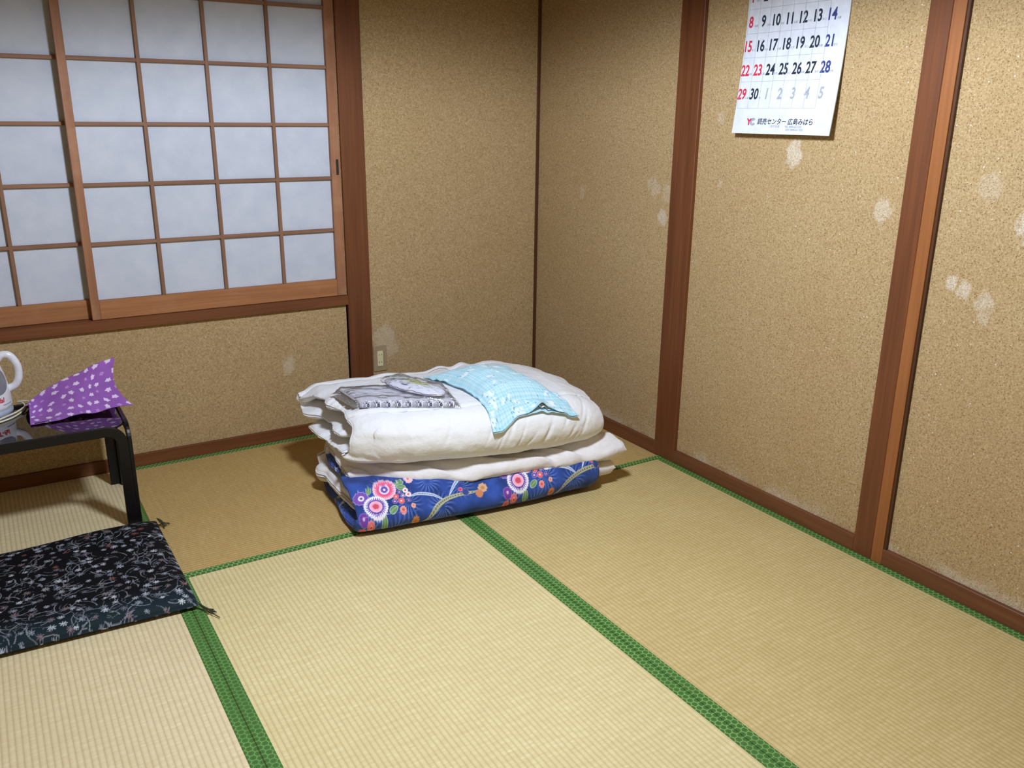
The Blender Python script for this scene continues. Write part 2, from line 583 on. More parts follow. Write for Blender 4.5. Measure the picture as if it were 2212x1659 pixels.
M['kettle_win'] = mat_plain('grey_translucent_window', (128, 130, 140), 0.3, 0.5)
M['cord'] = mat_plain('cream_cord_plastic', (226, 222, 196), 0.5, 0.4)
M['red'] = mat_plain('red_print', (206, 50, 74), 0.7, 0.2)
M['ink'] = mat_plain('dark_ink', (38, 46, 60), 0.7, 0.2)
M['navy'] = mat_plain('blue_ink', (58, 66, 130), 0.7, 0.2)
M['palegrey'] = mat_plain('pale_grey_ink', (160, 168, 180), 0.7, 0.2)
M['midgrey'] = mat_plain('mid_grey_ink', (128, 134, 150), 0.7, 0.2)
M['page'] = mat_plain('white_coated_paper', (214, 220, 231), 0.6, 0.3)
M['plate'] = mat_plain('taupe_metal_plate', (162, 146, 116), 0.45, 0.4)
M['ivory'] = mat_plain('ivory_plastic', (222, 214, 172), 0.4, 0.4)
M['slot'] = mat_plain('dark_slot', (30, 26, 22), 0.8, 0.1)
M['iron'] = mat_plain('dark_iron', (34, 30, 30), 0.5, 0.4)
M['tassel'] = mat_cloth('dark_green_yarn', (52, 58, 34), 0.9, 900)
M['towel'] = mat_cloth('white_terry', attr=True, weave=500, bs=0.5, wr=0.3)
M['tagblack'] = mat_cloth('black_woven_tag', (40, 26, 44), 0.8, 900)
M['subfloor'] = mat_plain('plywood', (120, 96, 66), 0.8, 0.2)

# ------------------------------------------------------------------ room shell
S = 'structure'
floor = box('floor', LX - .1, RX + .12, FY - .1, .12, -.12, -.052, M['subfloor'], None, 0)
tag(floor, kind=S)
def mat_tile(x0, x1, y0, y1, axis, m, sheen_cons=(.6, .6)):
    t = box('tatami_mat', x0 + .0006, x1 - .0006, y0 + .0006, y1 - .0006, -.05, 0, m, floor, .0015)
    bw = 0.030
    if axis == 1:
        for e0, e1, org, cc in ((x0, x0 + bw, x0 + bw, sheen_cons[0]), (x1 - bw, x1, x1 - bw, sheen_cons[1])):
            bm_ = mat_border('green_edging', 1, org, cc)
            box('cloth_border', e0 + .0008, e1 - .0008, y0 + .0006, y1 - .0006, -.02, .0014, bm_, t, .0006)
    else:
        for e0, e1, org, cc in ((y0, y0 + bw, y0 + bw, sheen_cons[0]), (y1 - bw, y1, y1 - bw, sheen_cons[1])):
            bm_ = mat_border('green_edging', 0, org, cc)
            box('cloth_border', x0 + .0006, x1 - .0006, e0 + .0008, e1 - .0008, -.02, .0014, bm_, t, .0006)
    return t
S1, S2 = -1.82, -0.906
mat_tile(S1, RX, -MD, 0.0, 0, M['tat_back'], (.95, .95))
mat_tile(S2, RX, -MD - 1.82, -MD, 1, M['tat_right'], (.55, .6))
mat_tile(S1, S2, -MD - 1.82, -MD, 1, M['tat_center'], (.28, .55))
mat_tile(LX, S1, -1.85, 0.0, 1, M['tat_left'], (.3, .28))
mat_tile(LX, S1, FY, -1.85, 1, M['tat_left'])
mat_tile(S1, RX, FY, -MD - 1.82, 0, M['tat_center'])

# walls
WTOP = 1.775
bm = bmesh.new()
add_box(bm, LX - .1, -0.90, WBY, .11, -.05, .545)          # under the window
add_box(bm, -0.91, WRX + .1, WBY, .11, -.05, CZ)           # right of the window
add_box(bm, LX - .1, -0.90, WBY, .11, WTOP, CZ)            # over the window
wall_back = from_bm('wall_back', bm, M['wall']); tag(wall_back, kind=S)
tag(box('wall_right', WRX, WRX + .1, FY - .1, WBY, -.05, CZ, M['wall'], None, 0), kind=S)
tag(box('wall_left', LX - .1, LX, FY - .1, WBY, -.05, CZ, M['wall'], None, 0), kind=S)
tag(box('wall_front', LX, WRX, FY - .1, FY, -.05, CZ, M['wall'], None, 0), kind=S)
tag(box('ceiling', LX - .1, WRX + .1, FY - .1, .11, CZ, CZ + .08, M['ceiling'], None, 0), kind=S)

# baseboards, posts, rails
PZ = 1.80
tag(box('baseboard_back', LX, RX, 0.0, WBY + .004, -.01, .049, M['wood_x'], None, .0012), kind=S)
def bb_right(name, y0, y1):
    tag(box(name, RX, WRX + .004, y0, y1, -.01, .052, M['wood_y'], None, .0012), kind=S)
# three runs between the posts
for i, (a, b) in enumerate(((-0.888, -0.002), (-1.828, -1.003), (FY, -1.929))):
    o = box('baseboard_right', RX, WRX + .004, a, b, -.01, .052, M['wood_y'], None, .0012)
    tag(o, kind=S)
tag(box('trim_1', WRX - .014, WRX + .004, WBY - .006, WBY + .004, .049, PZ, M['wood_dark'], None, .001), kind=S)      # corner batten
tag(box('trim_2', -0.904, -0.805, -.002, .06, .0, PZ, M['wood_z'], None, .0015), kind=S)                             # window post
p1 = box('trim_3', RX - .001, WRX + .05, -1.003, -0.888, .0, PZ, M['wood_z'], None, .0015); tag(p1, kind=S)          # first post
p2 = box('trim_4', RX - .001, WRX + .05, -1.893, -1.828, .0, PZ, M['wood_z'], None, .0015); tag(p2, kind=S)          # second post
p3 = box('trim_5', RX, WRX + .05, -1.929, -1.893, .0, PZ, M['wood_light'], None, .001); tag(p3, kind=S)              # lighter jamb strip
tag(box('trim_10', RX + .004, WRX + .05, -1.9365, -1.928, .05, PZ, M['wood_dark'], None, .0), kind=S)                    # dark strip standing in for the shaded gap beside it
tag(box('trim_6', LX, WRX, -.022, WBY + .004, PZ, PZ + .1, M['wood_x'], None, .002), kind=S)                         # lintel rail, back
tag(box('trim_7', RX - .022, WRX + .004, FY, -.022, PZ, PZ + .1, M['wood_y'], None, .002), kind=S)                   # lintel rail, right
tag(box('trim_8', LX, -0.904, -.006, .09, .538, .578, M['wood_x'], None, .0015), kind=S)                             # window sill rail
tag(box('trim_9', LX, -0.904, -.006, .09, 1.755, PZ, M['wood_x'], None, .0015), kind=S)                              # window head rail

# ------------------------------------------------------------------ window_1: two sliding paper screens
win = empty('window_1', (-1.83, 0.03, .578), kind=S)
ZS = [0.648, 0.845, 1.047, 1.248, 1.456, 1.665]
ZTOP = 1.72
def sash(x0, x1, yf, xs, st_l, st_r):
    """yf: front face; x0..x1 outer; xs: vertical bar centres; st_*: stile widths"""
    bm = bmesh.new()
    add_box(bm, x0, x0 + st_l, yf, yf + .028, .579, 1.754, .0012)
    add_box(bm, x1 - st_r, x1, yf, yf + .028, .579, 1.754, .0012)
    fr = from_bm('sash', bm, M['sash_z'], win)
    bm = bmesh.new()
    add_box(bm, x0 + st_l, x1 - st_r, yf + .001, yf + .027, .579, .647, .0012)
    from_bm('bottom_rail', bm, M['sash_x'], fr)
    bm = bmesh.new()
    add_box(bm, x0 + st_l, x1 - st_r, yf + .001, yf + .027, ZTOP, 1.754, .0012)
    from_bm('top_rail', bm, M['sash_x'], fr)
    hw = .0062
    for z in ZS[1:]:
        box('horizontal_bar', x0 + st_l, x1 - st_r, yf + .004, yf + .017, z - hw, z + hw, M['kumiko_x'], fr, .0008)
    for x in xs:
        box('vertical_bar', x - hw, x + hw, yf + .0035, yf + .0175, .647, ZTOP, M['kumiko_z'], fr, .0008)
    xe = [x0 + st_l] + list(xs) + [x1 - st_r]
    ze = [.647] + ZS[1:] + [ZTOP]
    for i in range(len(xe) - 1):
        for j in range(len(ze) - 1):
            nx = nz = 7
            X, Z = np.meshgrid(np.linspace(xe[i] + .0003, xe[i + 1] - .0003, nx), np.linspace(ze[j] + .0003, ze[j + 1] - .0003, nz), indexing='ij')
            Yv = yf + .0178 + .0012 * vnoise(X * 9, Z * 9, i * 3.1 + j, seed=3) * (np.sin(np.linspace(0, math.pi, nx))[:, None] * np.sin(np.linspace(0, math.pi, nz))[None, :])
            V = np.stack([X, Yv, Z], -1).reshape(-1, 3)
            obj('paper_pane', V, grid_faces(nx, nz), M['paper'], fr)
    return fr
s1 = sash(-1.859, -0.909, .001, [-1.610, -1.384, -1.160], .028, .037)
bm = bmesh.new()
add_box(bm, -.9265, -.9165, -.0006, .004, 1.059, 1.118, .0006)
from_bm('finger_pull', bm, M['iron'], s1)
s2 = sash(LX + .002, -1.815, .034, [-2.529, -2.302, -2.074], .03, .04)

# ------------------------------------------------------------------ electric socket
sk = empty('wall_socket', (-.767, WBY, .287), 'taupe double socket plate with ivory insert beside the window post, above the bedding', 'socket')
box('cover_plate', -.7985, -.7385, WBY - .006, WBY + .001, .231, .343, M['plate'], sk, .0015)
ins = box('socket_insert', -.782, -.756, WBY - .009, WBY - .005, .254, .320, M['ivory'], sk, .001)
for z in (.304, .271):
    for dx in (-.0055, .0055):
        box('slot', -.769 + dx - .001, -.769 + dx + .001, WBY - .0094, WBY - .0085, z - .0035, z + .0035, M['slot'], ins, 0)

# ------------------------------------------------------------------ calendar on the right wall
CY0, CY1 = -1.188, -1.575       # left and right edge
CZB, CZT = 1.241, 1.80
def cal_x(z, y=None):
    """page lifts off the wall towards its lower edge"""
    t = np.clip((1.62 - np.asarray(z, float)) / (1.62 - CZB), 0, 1)
    x = 0.0255 - 0.030 * t ** 1.7
    return x
def cal_shift(z):
    t = np.clip((1.62 - np.asarray(z, float)) / (1.62 - CZB), 0, 1)
    return -0.0 * t
cal = empty('wall_calendar', (0.01, -1.38, 1.5), 'white monthly wall calendar with large dates, bottom edge curling off the sand wall', 'calendar')
ny, nz = 8, 40
ys = np.linspace(CY0, CY1, ny); zs = np.linspace(CZB, CZT, nz)
Yg, Zg = np.meshgrid(ys, zs, indexing='ij')
Xf = cal_x(Zg)
front = np.stack([Xf, Yg, Zg], -1).reshape(-1, 3)
back = np.stack([Xf + .003, Yg, Zg], -1).reshape(-1, 3)
n0 = len(front)
F = [tuple(f) for f in grid_faces(ny, nz)] + [tuple(n0 + i for i in f[::-1]) for f in grid_faces(ny, nz)]
def idx(i, j): return i * nz + j
rim = [idx(i, 0) for i in range(ny)] + [idx(ny - 1, j) for j in range(1, nz)] + [idx(i, nz - 1) for i in range(ny - 2, -1, -1)] + [idx(0, j) for j in range(nz - 2, 0, -1)]
for a, b in zip(rim, rim[1:] + rim[:1]):
    F.append((a, n0 + a, n0 + b, b))
obj('page', front if False else np.concatenate([front, back]), F, M['page'], cal, smooth=False)

def text_mesh(s, size, bold=0.0, shear=0.0, sx=1.0):
    cu = bpy.data.curves.new('txt', 'FONT')
    cu.body = s
    cu.size = size
    cu.align_x = 'CENTER'
    cu.align_y = 'CENTER'
    cu.offset = bold
    cu.shear = shear
    cu.resolution_u = 3
    o = bpy.data.objects.new('txt', cu)
    COL.objects.link(o)
    dg = bpy.context.evaluated_depsgraph_get()
    me = bpy.data.meshes.new_from_object(o.evaluated_get(dg))
    v = np.array([tuple(p.co) for p in me.vertices]).reshape(-1, 3)
    f = [tuple(p.vertices) for p in me.polygons]
    bpy.data.objects.remove(o)
    bpy.data.curves.remove(cu)
    bpy.data.meshes.remove(me)
    if len(v):
        v[:, 0] *= sx
    return v, f
class Ink:
    def __init__(s): s.v = []; s.f = []; s.n = 0
    def add(s, v, f):
        if len(v) == 0: return
        s.v.append(v); s.f += [tuple(i + s.n for i in q) for q in f]; s.n += len(v)
    def cal(s, name, mat):
        if not s.v: return
        v = np.concatenate(s.v)
        P = np.stack([cal_x(v[:, 1]) - .0007, v[:, 0], v[:, 1]], -1)
        return obj(name, P, s.f, mat, cal, smooth=False)
def cal_text(ink, s, y, z, size, bold=0.0, shear=0.0, sx=1.0):
    v, f = text_mesh(s, size, bold, shear, sx)
    if len(v) == 0: return
    v = v - np.array([(v[:, 0].max() + v[:, 0].min()) / 2, (v[:, 1].max() + v[:, 1].min()) / 2, 0])
    q = np.stack([y - v[:, 0], z + v[:, 1]], -1)      # the reader looks towards +x, so right on the page is -y
    ink.add(q, f)
inks = {k: Ink() for k in ('black', 'red', 'blue', 'pale', 'small', 'grid', 'logo_red', 'logo_grey', 'brand')}
colY = np.linspace(-1.2055, -1.5185, 7)
rowZ = [1.652, 1.578, 1.506, 1.434, 1.362]
day = 1
for r in range(5):
    for c in range(7):
        if day <= 30:
            s_, ink = str(day), 'red' if (c == 0 or day in (3, 23)) else ('blue' if c == 6 else 'black')
        else:
            s_, ink = str(day - 30), 'pale'
        one = Ink()
        cal_text(one, s_, colY[c], rowZ[r], .046, .0011, 0.12 if r == 4 else 0.04, .78)
        one.cal('date_numeral', {'red': M['red'], 'black': M['ink'], 'blue': M['navy'], 'pale': M['palegrey']}[ink])
        if day <= 30:
            cal_text(inks['small'], ('大安', '赤口', '先勝', '友引', '先負', '仏滅')[day % 6], colY[c] - .023, rowZ[r] - .012, .0075)
        day += 1
def bar(ink, y0, y1, z0, z1):
    n = max(1, int(abs(z1 - z0) / .02))
    zz = np.linspace(z0, z1, n + 1)
    v = np.array([[y, z] for z in zz for y in (y0, y1)])
    ink.add(v, [(2 * i, 2 * i + 1, 2 * i + 3, 2 * i + 2) for i in range(n)])
gy = [-1.1965 + .0035 - .0447 * i for i in range(8)]
for z in (1.687, 1.615, 1.543, 1.471, 1.399, 1.318):
    bar(inks['grid'], gy[0], gy[-1], z, z + .0007)
for y in gy:
    bar(inks['grid'], y, y - .0007, 1.318, 1.76)
cal_text(inks['brand'], '読売センター 広島みはら', -1.400, 1.279, .0205, .00022, 0.08, .95)
cal_text(inks['small'], '三原市宮浦', -1.362, 1.2645, .0085)
cal_text(inks['small'], 'TEL 0848-62-5105', -1.437, 1.2640, .0085, .0002)
cal_text(inks['small'], 'FAX 0848-64-1225', -1.443, 1.2555, .0085, .0002)
cal_text(inks['logo_red'], 'Y', -1.2555, 1.277, .026, .0013)
aa = np.linspace(math.radians(40), math.radians(330), 24)
for r0, r1 in ((.0085, .0112), (.0048, .0068)):
    v = np.array([[-1.272 - r * math.cos(t), 1.277 + r * math.sin(t)] for t in aa for r in (r0, r1)])
    inks['logo_grey'].add(v, [(2 * i, 2 * i + 1, 2 * i + 3, 2 * i + 2) for i in range(len(aa) - 1)])
inks['grid'].cal('ruled_grid', M['palegrey'])
tag(inks['small'].cal('small_print', M['palegrey']), kind='stuff')
inks['brand'].cal('shop_name_print', M['ink'])
inks['logo_red'].cal('logo_letter', M['red'])
inks['logo_grey'].cal('logo_ring', M['midgrey'])

# ------------------------------------------------------------------ bedding stack
FO = np.array([-1.29, -.975])
FU = np.array([.9925, -.122]); FU /= np.linalg.norm(FU)
FV = np.array([-FU[1], FU[0]])
def stackw(a, b, z):
    a, b, z = np.broadcast_arrays(a, b, z)
    return np.stack([FO[0] + a * FU[0] + b * FV[0], FO[1] + a * FU[1] + b * FV[1], z], -1)
def interp(xs, ys):
    return lambda a: np.interp(a, xs, ys)

def resample(P, T, fine):
    """P: (n,2) polyline; T thickness; fine: list of sample params 0..1 by arc length"""
    d = np.concatenate([[0], np.cumsum(np.linalg.norm(np.diff(P, axis=0), axis=1))])
    s = np.asarray(fine) * d[-1]
    return np.stack([np.interp(s, d, P[:, 0]), np.interp(s, d, P[:, 1])], -1), np.interp(s, d, T), s

def fold_sheet(path_fn, a_s, svals, ext_fn, taper_a=.05, min_t=.004, noise_amp=.003, noise_sc=9, seed=1, edge_round=.03, zmin=.002, tz=None):
    """quilt folded along a path.  path_fn(t) -> (P (n,2) in (b,z), T (n,)) for t in 0..1 along the stack's length;
    ext_fn(s01, P) -> (a_lo, a_hi) arrays so that leaf ends can run out to corners.  Returns verts (na, nout, 3), q (arc length)."""
    na = len(a_s)
    rows = []; arcs = []; AA = []
    for t in a_s:
        P, T = path_fn(t)
        R, Th, s = resample(P, T, svals)
        tan = np.gradient(R, axis=0)
        tan /= np.linalg.norm(tan, axis=1)[:, None] + 1e-9
        nrm = np.stack([-tan[:, 1], tan[:, 0]], -1)
        e = np.minimum(s, s[-1] - s)
        Th = Th * np.sqrt(np.clip(1 - (1 - np.clip(e / edge_round, 0, 1)) ** 2, 0.02, 1))
        alo, ahi = ext_fn(svals, R)
        a = alo + (ahi - alo) * t
        d = np.minimum(a - alo, ahi - a)
        k = np.sqrt(np.clip(1 - (1 - np.clip(d / taper_a, 0, 1)) ** 2, 0, 1))
        Th = min_t + (Th - min_t) * k
        Lp = R + nrm * Th[:, None] / 2
        Rp = R - nrm * Th[:, None] / 2
        rows.append(np.concatenate([Lp, Rp[::-1]]))
        arcs.append(np.concatenate([s, s[::-1]]))
        AA.append(np.concatenate([a, a[::-1]]))
    rows = np.array(rows); arcs = np.array(arcs); AA = np.array(AA)
    V = stackw(AA, rows[..., 0], rows[..., 1])
    # wrinkles along local normals
    dU = np.gradient(V, axis=0); dV = np.gradient(V, axis=1)
    N = np.cross(dU, dV); N /= np.linalg.norm(N, axis=-1)[..., None] + 1e-12
    nz_ = fbm(V[..., 0] * noise_sc, V[..., 1] * noise_sc, V[..., 2] * noise_sc * 1.4, seed, 4)
    V = V + N * (noise_amp * nz_)[..., None]
    V[..., 2] = np.maximum(V[..., 2], zmin)
    return V, arcs, AA
def sheet_faces(na, nout):
    f = grid_faces(na, nout, False, True)
    caps = []
    h = nout // 2
    for i in (0, na - 1):
        for j in range(h - 1):
            a, b = i * nout + j, i * nout + j + 1
            c, d = i * nout + nout - 2 - j, i * nout + nout - 1 - j
            caps.append((a, d, c, b) if i == 0 else (a, b, c, d))
    return np.concatenate([f, np.array(caps)])

# ---- printed pattern of the blue quilt
def draw_blue(p, q):
    """p along the fold (m), q across from the top edge of the front (m, + upward).  returns linear rgb"""
    sh = p.shape
    p = p.ravel() * 1.136; q = q.ravel() * 1.136
    n1 = fbm(p * 22, q * 22, 0, 5, 3)
    col = np.outer(np.ones(len(p)), lin((50, 77, 152)))
    col += np.outer(np.clip(n1, -1, 1), lin((50, 76, 152)) * 0.36)
    def blend(mask, c):
        m = np.clip(mask, 0, 1)[:, None]
        col[:] = col * (1 - m) + m * lin(c)[None, :]
    PER = 0.560
    QP = 0.29
    # spidery mums
    pm = np.mod(p, PER)
    rng = np.random.default_rng(3)
    qi = np.floor(q / QP + 0.5)
    qq = q - qi * QP
    shift = np.where(np.mod(qi, 2) == 0, 0, PER * 0.5)
    pp = np.mod(p + shift - .02, PER) + .02 - 0.0
    for cx, cy in ((.13, .06), (.21, -.02), (.30, .05), (.33, -.05), (.42, .01), (.46, .08), (.05, -.08), (.16, -.1)):
        dx = np.mod(pp - cx + PER / 2, PER) - PER / 2; dy = qq - cy
        r = np.hypot(dx, dy); th = np.arctan2(dy, dx)
        st = np.sin(th * 17 + 2.5 * np.sin(r * 60 + cx * 30)) * 0.5 + 0.5
        blend((st > .72) * sstep(.062, .02, r) * sstep(.004, .014, r) * .7, (104, 134, 206))
        blend((st < .25) * sstep(.055, .02, r) * .6, (28, 46, 112))
    CX0, CY0_ = .090, -.012
    def blade(pts, w, c, dash=None, edge=True):
        P = spline([(CX0 + x_, CY0_ + y_) for x_, y_ in pts], 26)
        best = np.full(len(p), 1e9); tt = np.zeros(len(p))
        bb = (pp > P[:, 0].min() - .02) & (pp < P[:, 0].max() + .02) & (qq > P[:, 1].min() - .02) & (qq < P[:, 1].max() + .02)
        ii = np.nonzero(bb)[0]
        if len(ii) == 0: return
        x, y = pp[ii], qq[ii]
        be = np.full(len(ii), 1e9); bt = np.zeros(len(ii))
        for i in range(len(P) - 1):
            d = P[i + 1] - P[i]; L = d @ d
            t = np.clip(((x - P[i, 0]) * d[0] + (y - P[i, 1]) * d[1]) / L, 0, 1)
            dd = np.hypot(x - P[i, 0] - t * d[0], y - P[i, 1] - t * d[1])
            u = dd < be
            be = np.where(u, dd, be); bt = np.where(u, (i + t) / (len(P) - 1), bt)
        ww = w * np.clip(np.sin(np.pi * np.clip(bt, 0.02, .98)) ** .6, .12, 1)
        m = np.zeros(len(p)); m[ii] = sstep(ww * 1.05, ww * .85, be)
        blend(m * .92, c)
        m[:] = 0; m[ii] = ((be < ww * .35) & (np.mod(bt * 26, 1) < .62) & (bt > .12) & (bt < .9))
        blend(m * .8, dash or (46, 66, 128))
    # big arcs, relative to the big ringed flower
    blade([(.278, -.008), (.310, .034), (.353, .066), (.402, .080)], .0068, (202, 220, 244))
    blade([(.353, .066), (.362, .050), (.362, .030)], .003, (190, 208, 240))
    blade([(.128, .014), (.165, .020), (.215, .006), (.250, -.020)], .0068, (206, 220, 242))
    blade([(.160, -.080), (.225, -.035), (.300, -.012), (.410, -.010)], .0080, (186, 188, 150), (70, 86, 96))
    def gill(dx0, dy0, r, c):
        dx = np.mod(pp - dx0 + PER / 2, PER) - PER / 2; dy = qq - dy0
        return np.hypot(dx, dy) / r, np.arctan2(dy, dx)
    def flower(x, y, r, rings, pet=12, ph=0.0, sc=.08, outline=None):
        r = r * .82
        rr, th = gill(x, y, r, None)
        wob = 1 - sc * (np.abs(np.sin((th + ph) * pet / 2)) < .35) + sc * .4 * np.cos((th + ph) * pet)
        if outline is not None:
            blend(sstep(1.10, 1.0, rr / wob), outline)
        for f, c, fr in rings:
            w2 = wob * (1 + (fr * .16 * np.sin(th * 31 + 4 * rr) if fr else 0))
            blend(sstep(f * 1.05, f * .95, rr / w2), c)
    def leaf(x, y, r, ang, c=(112, 152, 106)):
        r = r * .9
        dx = np.mod(pp - x + PER / 2, PER) - PER / 2; dy = qq - y
        u = dx * math.cos(ang) + dy * math.sin(ang); v = -dx * math.sin(ang) + dy * math.cos(ang)
        e = np.hypot(u / r, v / (r * .62))
        blend(sstep(1.12, 1.04, e), (196, 216, 196))
        blend(sstep(1.0, .92, e), c)
        blend((np.abs(v) < r * .05) * (e < .9), (170, 196, 160))
    W_ = (232, 230, 244)
    cx, cy = CX0, CY0_
    # centres given relative to the big ringed flower (metres)
    leaf(cx + .105, cy + .075, .018, .2); leaf(cx + .108, cy + .058, .018, -.3)
    flower(cx + .143, cy + .083, .020, [(1, (240, 190, 206), 0), (.55, (250, 232, 232), 0), (.3, (206, 96, 110), 0)], 6, .4, .18, W_)
    leaf(cx - .012, cy + .068, .016, 1.2)
    flower(cx - .044, cy + .044, .033, [(1, (128, 84, 184), 0), (.42, (236, 232, 246), 0), (.2, (120, 100, 160), 0)], 6, .2, .16, (214, 200, 236))
    flower(cx + .046, cy + .062, .050, [(1, (244, 196, 216), 0), (.80, (232, 96, 142), 1), (.46, (240, 236, 248), 0), (.33, (108, 80, 178), 1), (.12, (226, 220, 240), 0)], 16, .1, .07, (246, 226, 236))
    flower(cx - .054, cy - .034, .021, [(1, (120, 66, 164), 0), (.3, (206, 180, 220), 0)], 6, .9, .16, (190, 160, 220))
    flower(cx - .060, cy - .066, .016, [(1, (226, 110, 116), 0), (.4, (196, 70, 84), 0)], 6, .3, .16, (240, 190, 180))
    flower(cx - .030, cy - .054, .017, [(1, (232, 116, 122), 0), (.45, (248, 190, 180), 0), (.3, (200, 74, 86), 0)], 6, .6, .14, (244, 200, 190))
    leaf(cx + .060, cy - .023, .019, .5); leaf(cx + .020, cy - .053, .019, 1.5)
    for dx, dy, r, c, c2 in ((.081, .025, .013, (232, 96, 116), (250, 190, 190)), (.072, .006, .012, (120, 84, 170), (206, 196, 230)), (.096, .003, .014, (236, 96, 110), (250, 200, 190)),
                             (.094, -.03, .014, (240, 150, 140), (206, 90, 90)), (.120, .043, .012, (244, 236, 240), (214, 70, 90)), (.127, .025, .013, (240, 220, 224), (222, 80, 96)),
                             (.107, .024, .010, (150, 130, 190), (230, 226, 240)), (.097, .041, .010, (112, 78, 170), (200, 190, 230)), (.123, 0, .009, (112, 64, 150), (190, 170, 210)),
                             (.135, -.022, .010, (238, 170, 150), (220, 120, 110))):
        flower(cx + dx, cy + dy, r, [(1, c, 0), (.38, c2, 0)], 5, dx * 40, .16, (236, 226, 226))
    flower(cx + .0, cy + .0, .052, [(1, (238, 238, 248), 0), (.78, (104, 66, 168), 1), (.56, (246, 214, 226), 0), (.50, (244, 178, 204), 0), (.28, (226, 74, 112), 1), (.09, (120, 130, 80), 0)], 14, .3, .07, W_)
    # buds and tan blossoms
    flower(cx + .326, cy + .010, .010, [(1, (226, 96, 130), 0), (.5, (206, 50, 90), 0)], 3, .5, .1, (240, 190, 200))
    flower(cx + .343, cy - .004, .017, [(1, (60, 76, 140), 0)], 5, .2, .22, (206, 190, 170))
    flower(cx + .413, cy - .0, .022, [(1, (214, 176, 140), 0), (.45, (196, 140, 96), 0)], 4, .6, .2, (190, 170, 130))
    flower(cx + .395, cy - .018, .018, [(1, (206, 134, 96), 0)], 5, .1, .2, (180, 160, 120))
    flower(cx + .137, cy - .062, .018, [(1, (206, 134, 84), 0), (.4, (190, 110, 70), 0)], 5, .7, .22, (170, 150, 110))
    return np.clip(col, 0.001, 1).reshape(*sh, 3)

def arc(c, r, a0, a1, n, ry=None):
    t = np.radians(np.linspace(a0, a1, n))
    return np.stack([c[0] + r * np.cos(t), c[1] + (ry or r) * np.sin(t)], -1)

# ---- blue quilt: folded, fold to the front, open at the back
f_bot = interp([-.1, 0, .2, .38, .6, .9, 1], [-.012, -.014, -.020, -.024, -.018, .008, .018])
f_top = interp([-.1, 0, .06, .18, .55, .9, 1], [.085, .075, .068, .05, .012, -.004, -.004])
def blue_path(t):
    a = t * .90
    fb, ft = float(f_bot(a)), float(f_top(a))
    z0, z1 = .021, .126 + .004 * math.sin(a * 9)
    r = (z1 - z0) / 2
    bot = np.stack([np.linspace(.475, .05, 24), np.full(24, z0)], -1)
    ar = arc((0.048, z0 + r), .034, -90, -270, 26, r)
    top = np.stack([np.linspace(.05, .44, 24), np.full(24, z1)], -1)
    P = np.concatenate([bot[:-1], ar, top[1:]])
    sh = fb + (ft - fb) * sstep(z0, z1, P[:, 1])
    P[:, 1] += .013 * sstep(.12, .01, P[:, 0]) * sstep(z0 + .7 * (z1 - z0), z0, P[:, 1])
    w = np.clip(1 - P[:, 0] / .42, 0, 1)
    P[:, 0] += sh * w
    T = np.where(P[:, 1] < z0 + .3 * (z1 - z0), .040, .026)
    T = np.interp(P[:, 1], [z0, z1], [.040, .024])
    return P, T
sv = np.concatenate([np.linspace(0, .36, 40, endpoint=False), np.linspace(.36, .62, 190, endpoint=False), np.linspace(.62, 1, 42)])
a_s = np.concatenate([np.linspace(0, .03, 14, endpoint=False), np.linspace(.03, .965, 560, endpoint=False), np.linspace(.965, 1, 16)])
def blue_ext(s, R):
    lo = np.where(R[:, 1] < .06, .0, .012) + .004 * np.sin(R[:, 0] * 30)
    hi = .896 - .010 * sstep(.04, .13, R[:, 1]) - .03 * sstep(.05, .0, R[:, 1]) * sstep(.2, .0, R[:, 0])
    return lo, hi
V, arcs, AA = fold_sheet(blue_path, a_s, sv, blue_ext, .035, .008, .0022, 11, 2, .03)
# fabric coordinate across: measured from the top of the front fold
na, nout = V.shape[:2]
mid = arcs[:, :nout // 2]
tot = mid[:, -1:]
q0 = arcs - 0.562 * tot
col = draw_blue(AA, q0)
blue = obj('floral_futon', V.reshape(-1, 3), sheet_faces(na, nout), M['blueprint'], None, color=col)
tag(blue, 'blue flower-printed futon folded at the bottom of the bedding stack', 'futon')

# ---- off-white pad: folded at the back, upper leaf lying over the blue quilt's upper leaf
p_front = interp([0, .05, .18, .51, .9, 1.0], [.17, .15, .068, .012, .0, .02])
def pad_path(t):
    a = -.02 + t * 1.0
    f = float(p_front(a))
    z0 = .074
    z1 = .160 + .004 * math.sin(7 * a + 1) + .006 * sstep(.7, 1, a)
    r = (z1 - z0) / 2
    bot = np.stack([np.linspace(.030 + .02 * sstep(.8, .2, t), .43, 26), np.full(26, z0)], -1)
    ar = arc((.43, z0 + r), .05, -90, 90, 20, r)
    top = np.stack([np.linspace(.43, f, 40), np.full(40, z1)], -1)
    top[:, 1] += .006 * np.sin(top[:, 0] * 22 + a * 13) * sstep(.43, .3, top[:, 0])
    # the free front edge sags over the roll below
    top[:, 1] -= .022 * sstep(f + .09, f, top[:, 0])
    P = np.concatenate([bot[:-1], ar, top[1:]])
    T = np.concatenate([np.full(25, .056), np.linspace(.056, .036, 20), np.full(39, .042)])
    return P, T
def pad_ext(s, R):
    up = R[:, 1] > .117
    lo = np.where(up, .02 + .02 * sstep(.25, .1, R[:, 0]), .034 - .040 * sstep(.0, .36, R[:, 0]) - .022 * sstep(.36, .40, R[:, 0]) * sstep(.46, .42, R[:, 0]))
    hi = np.where(up, .945 + .060 * sstep(.14, .03, R[:, 0]), .972 - .02 * sstep(.1, .3, R[:, 0]))
    return lo, hi
sv = np.concatenate([np.linspace(0, .6, 70, endpoint=False), np.linspace(.6, 1, 110)])
V, arcs, AA = fold_sheet(pad_path, np.linspace(0, 1, 320), sv, pad_ext, .022, .008, .003, 13, 8, .016)
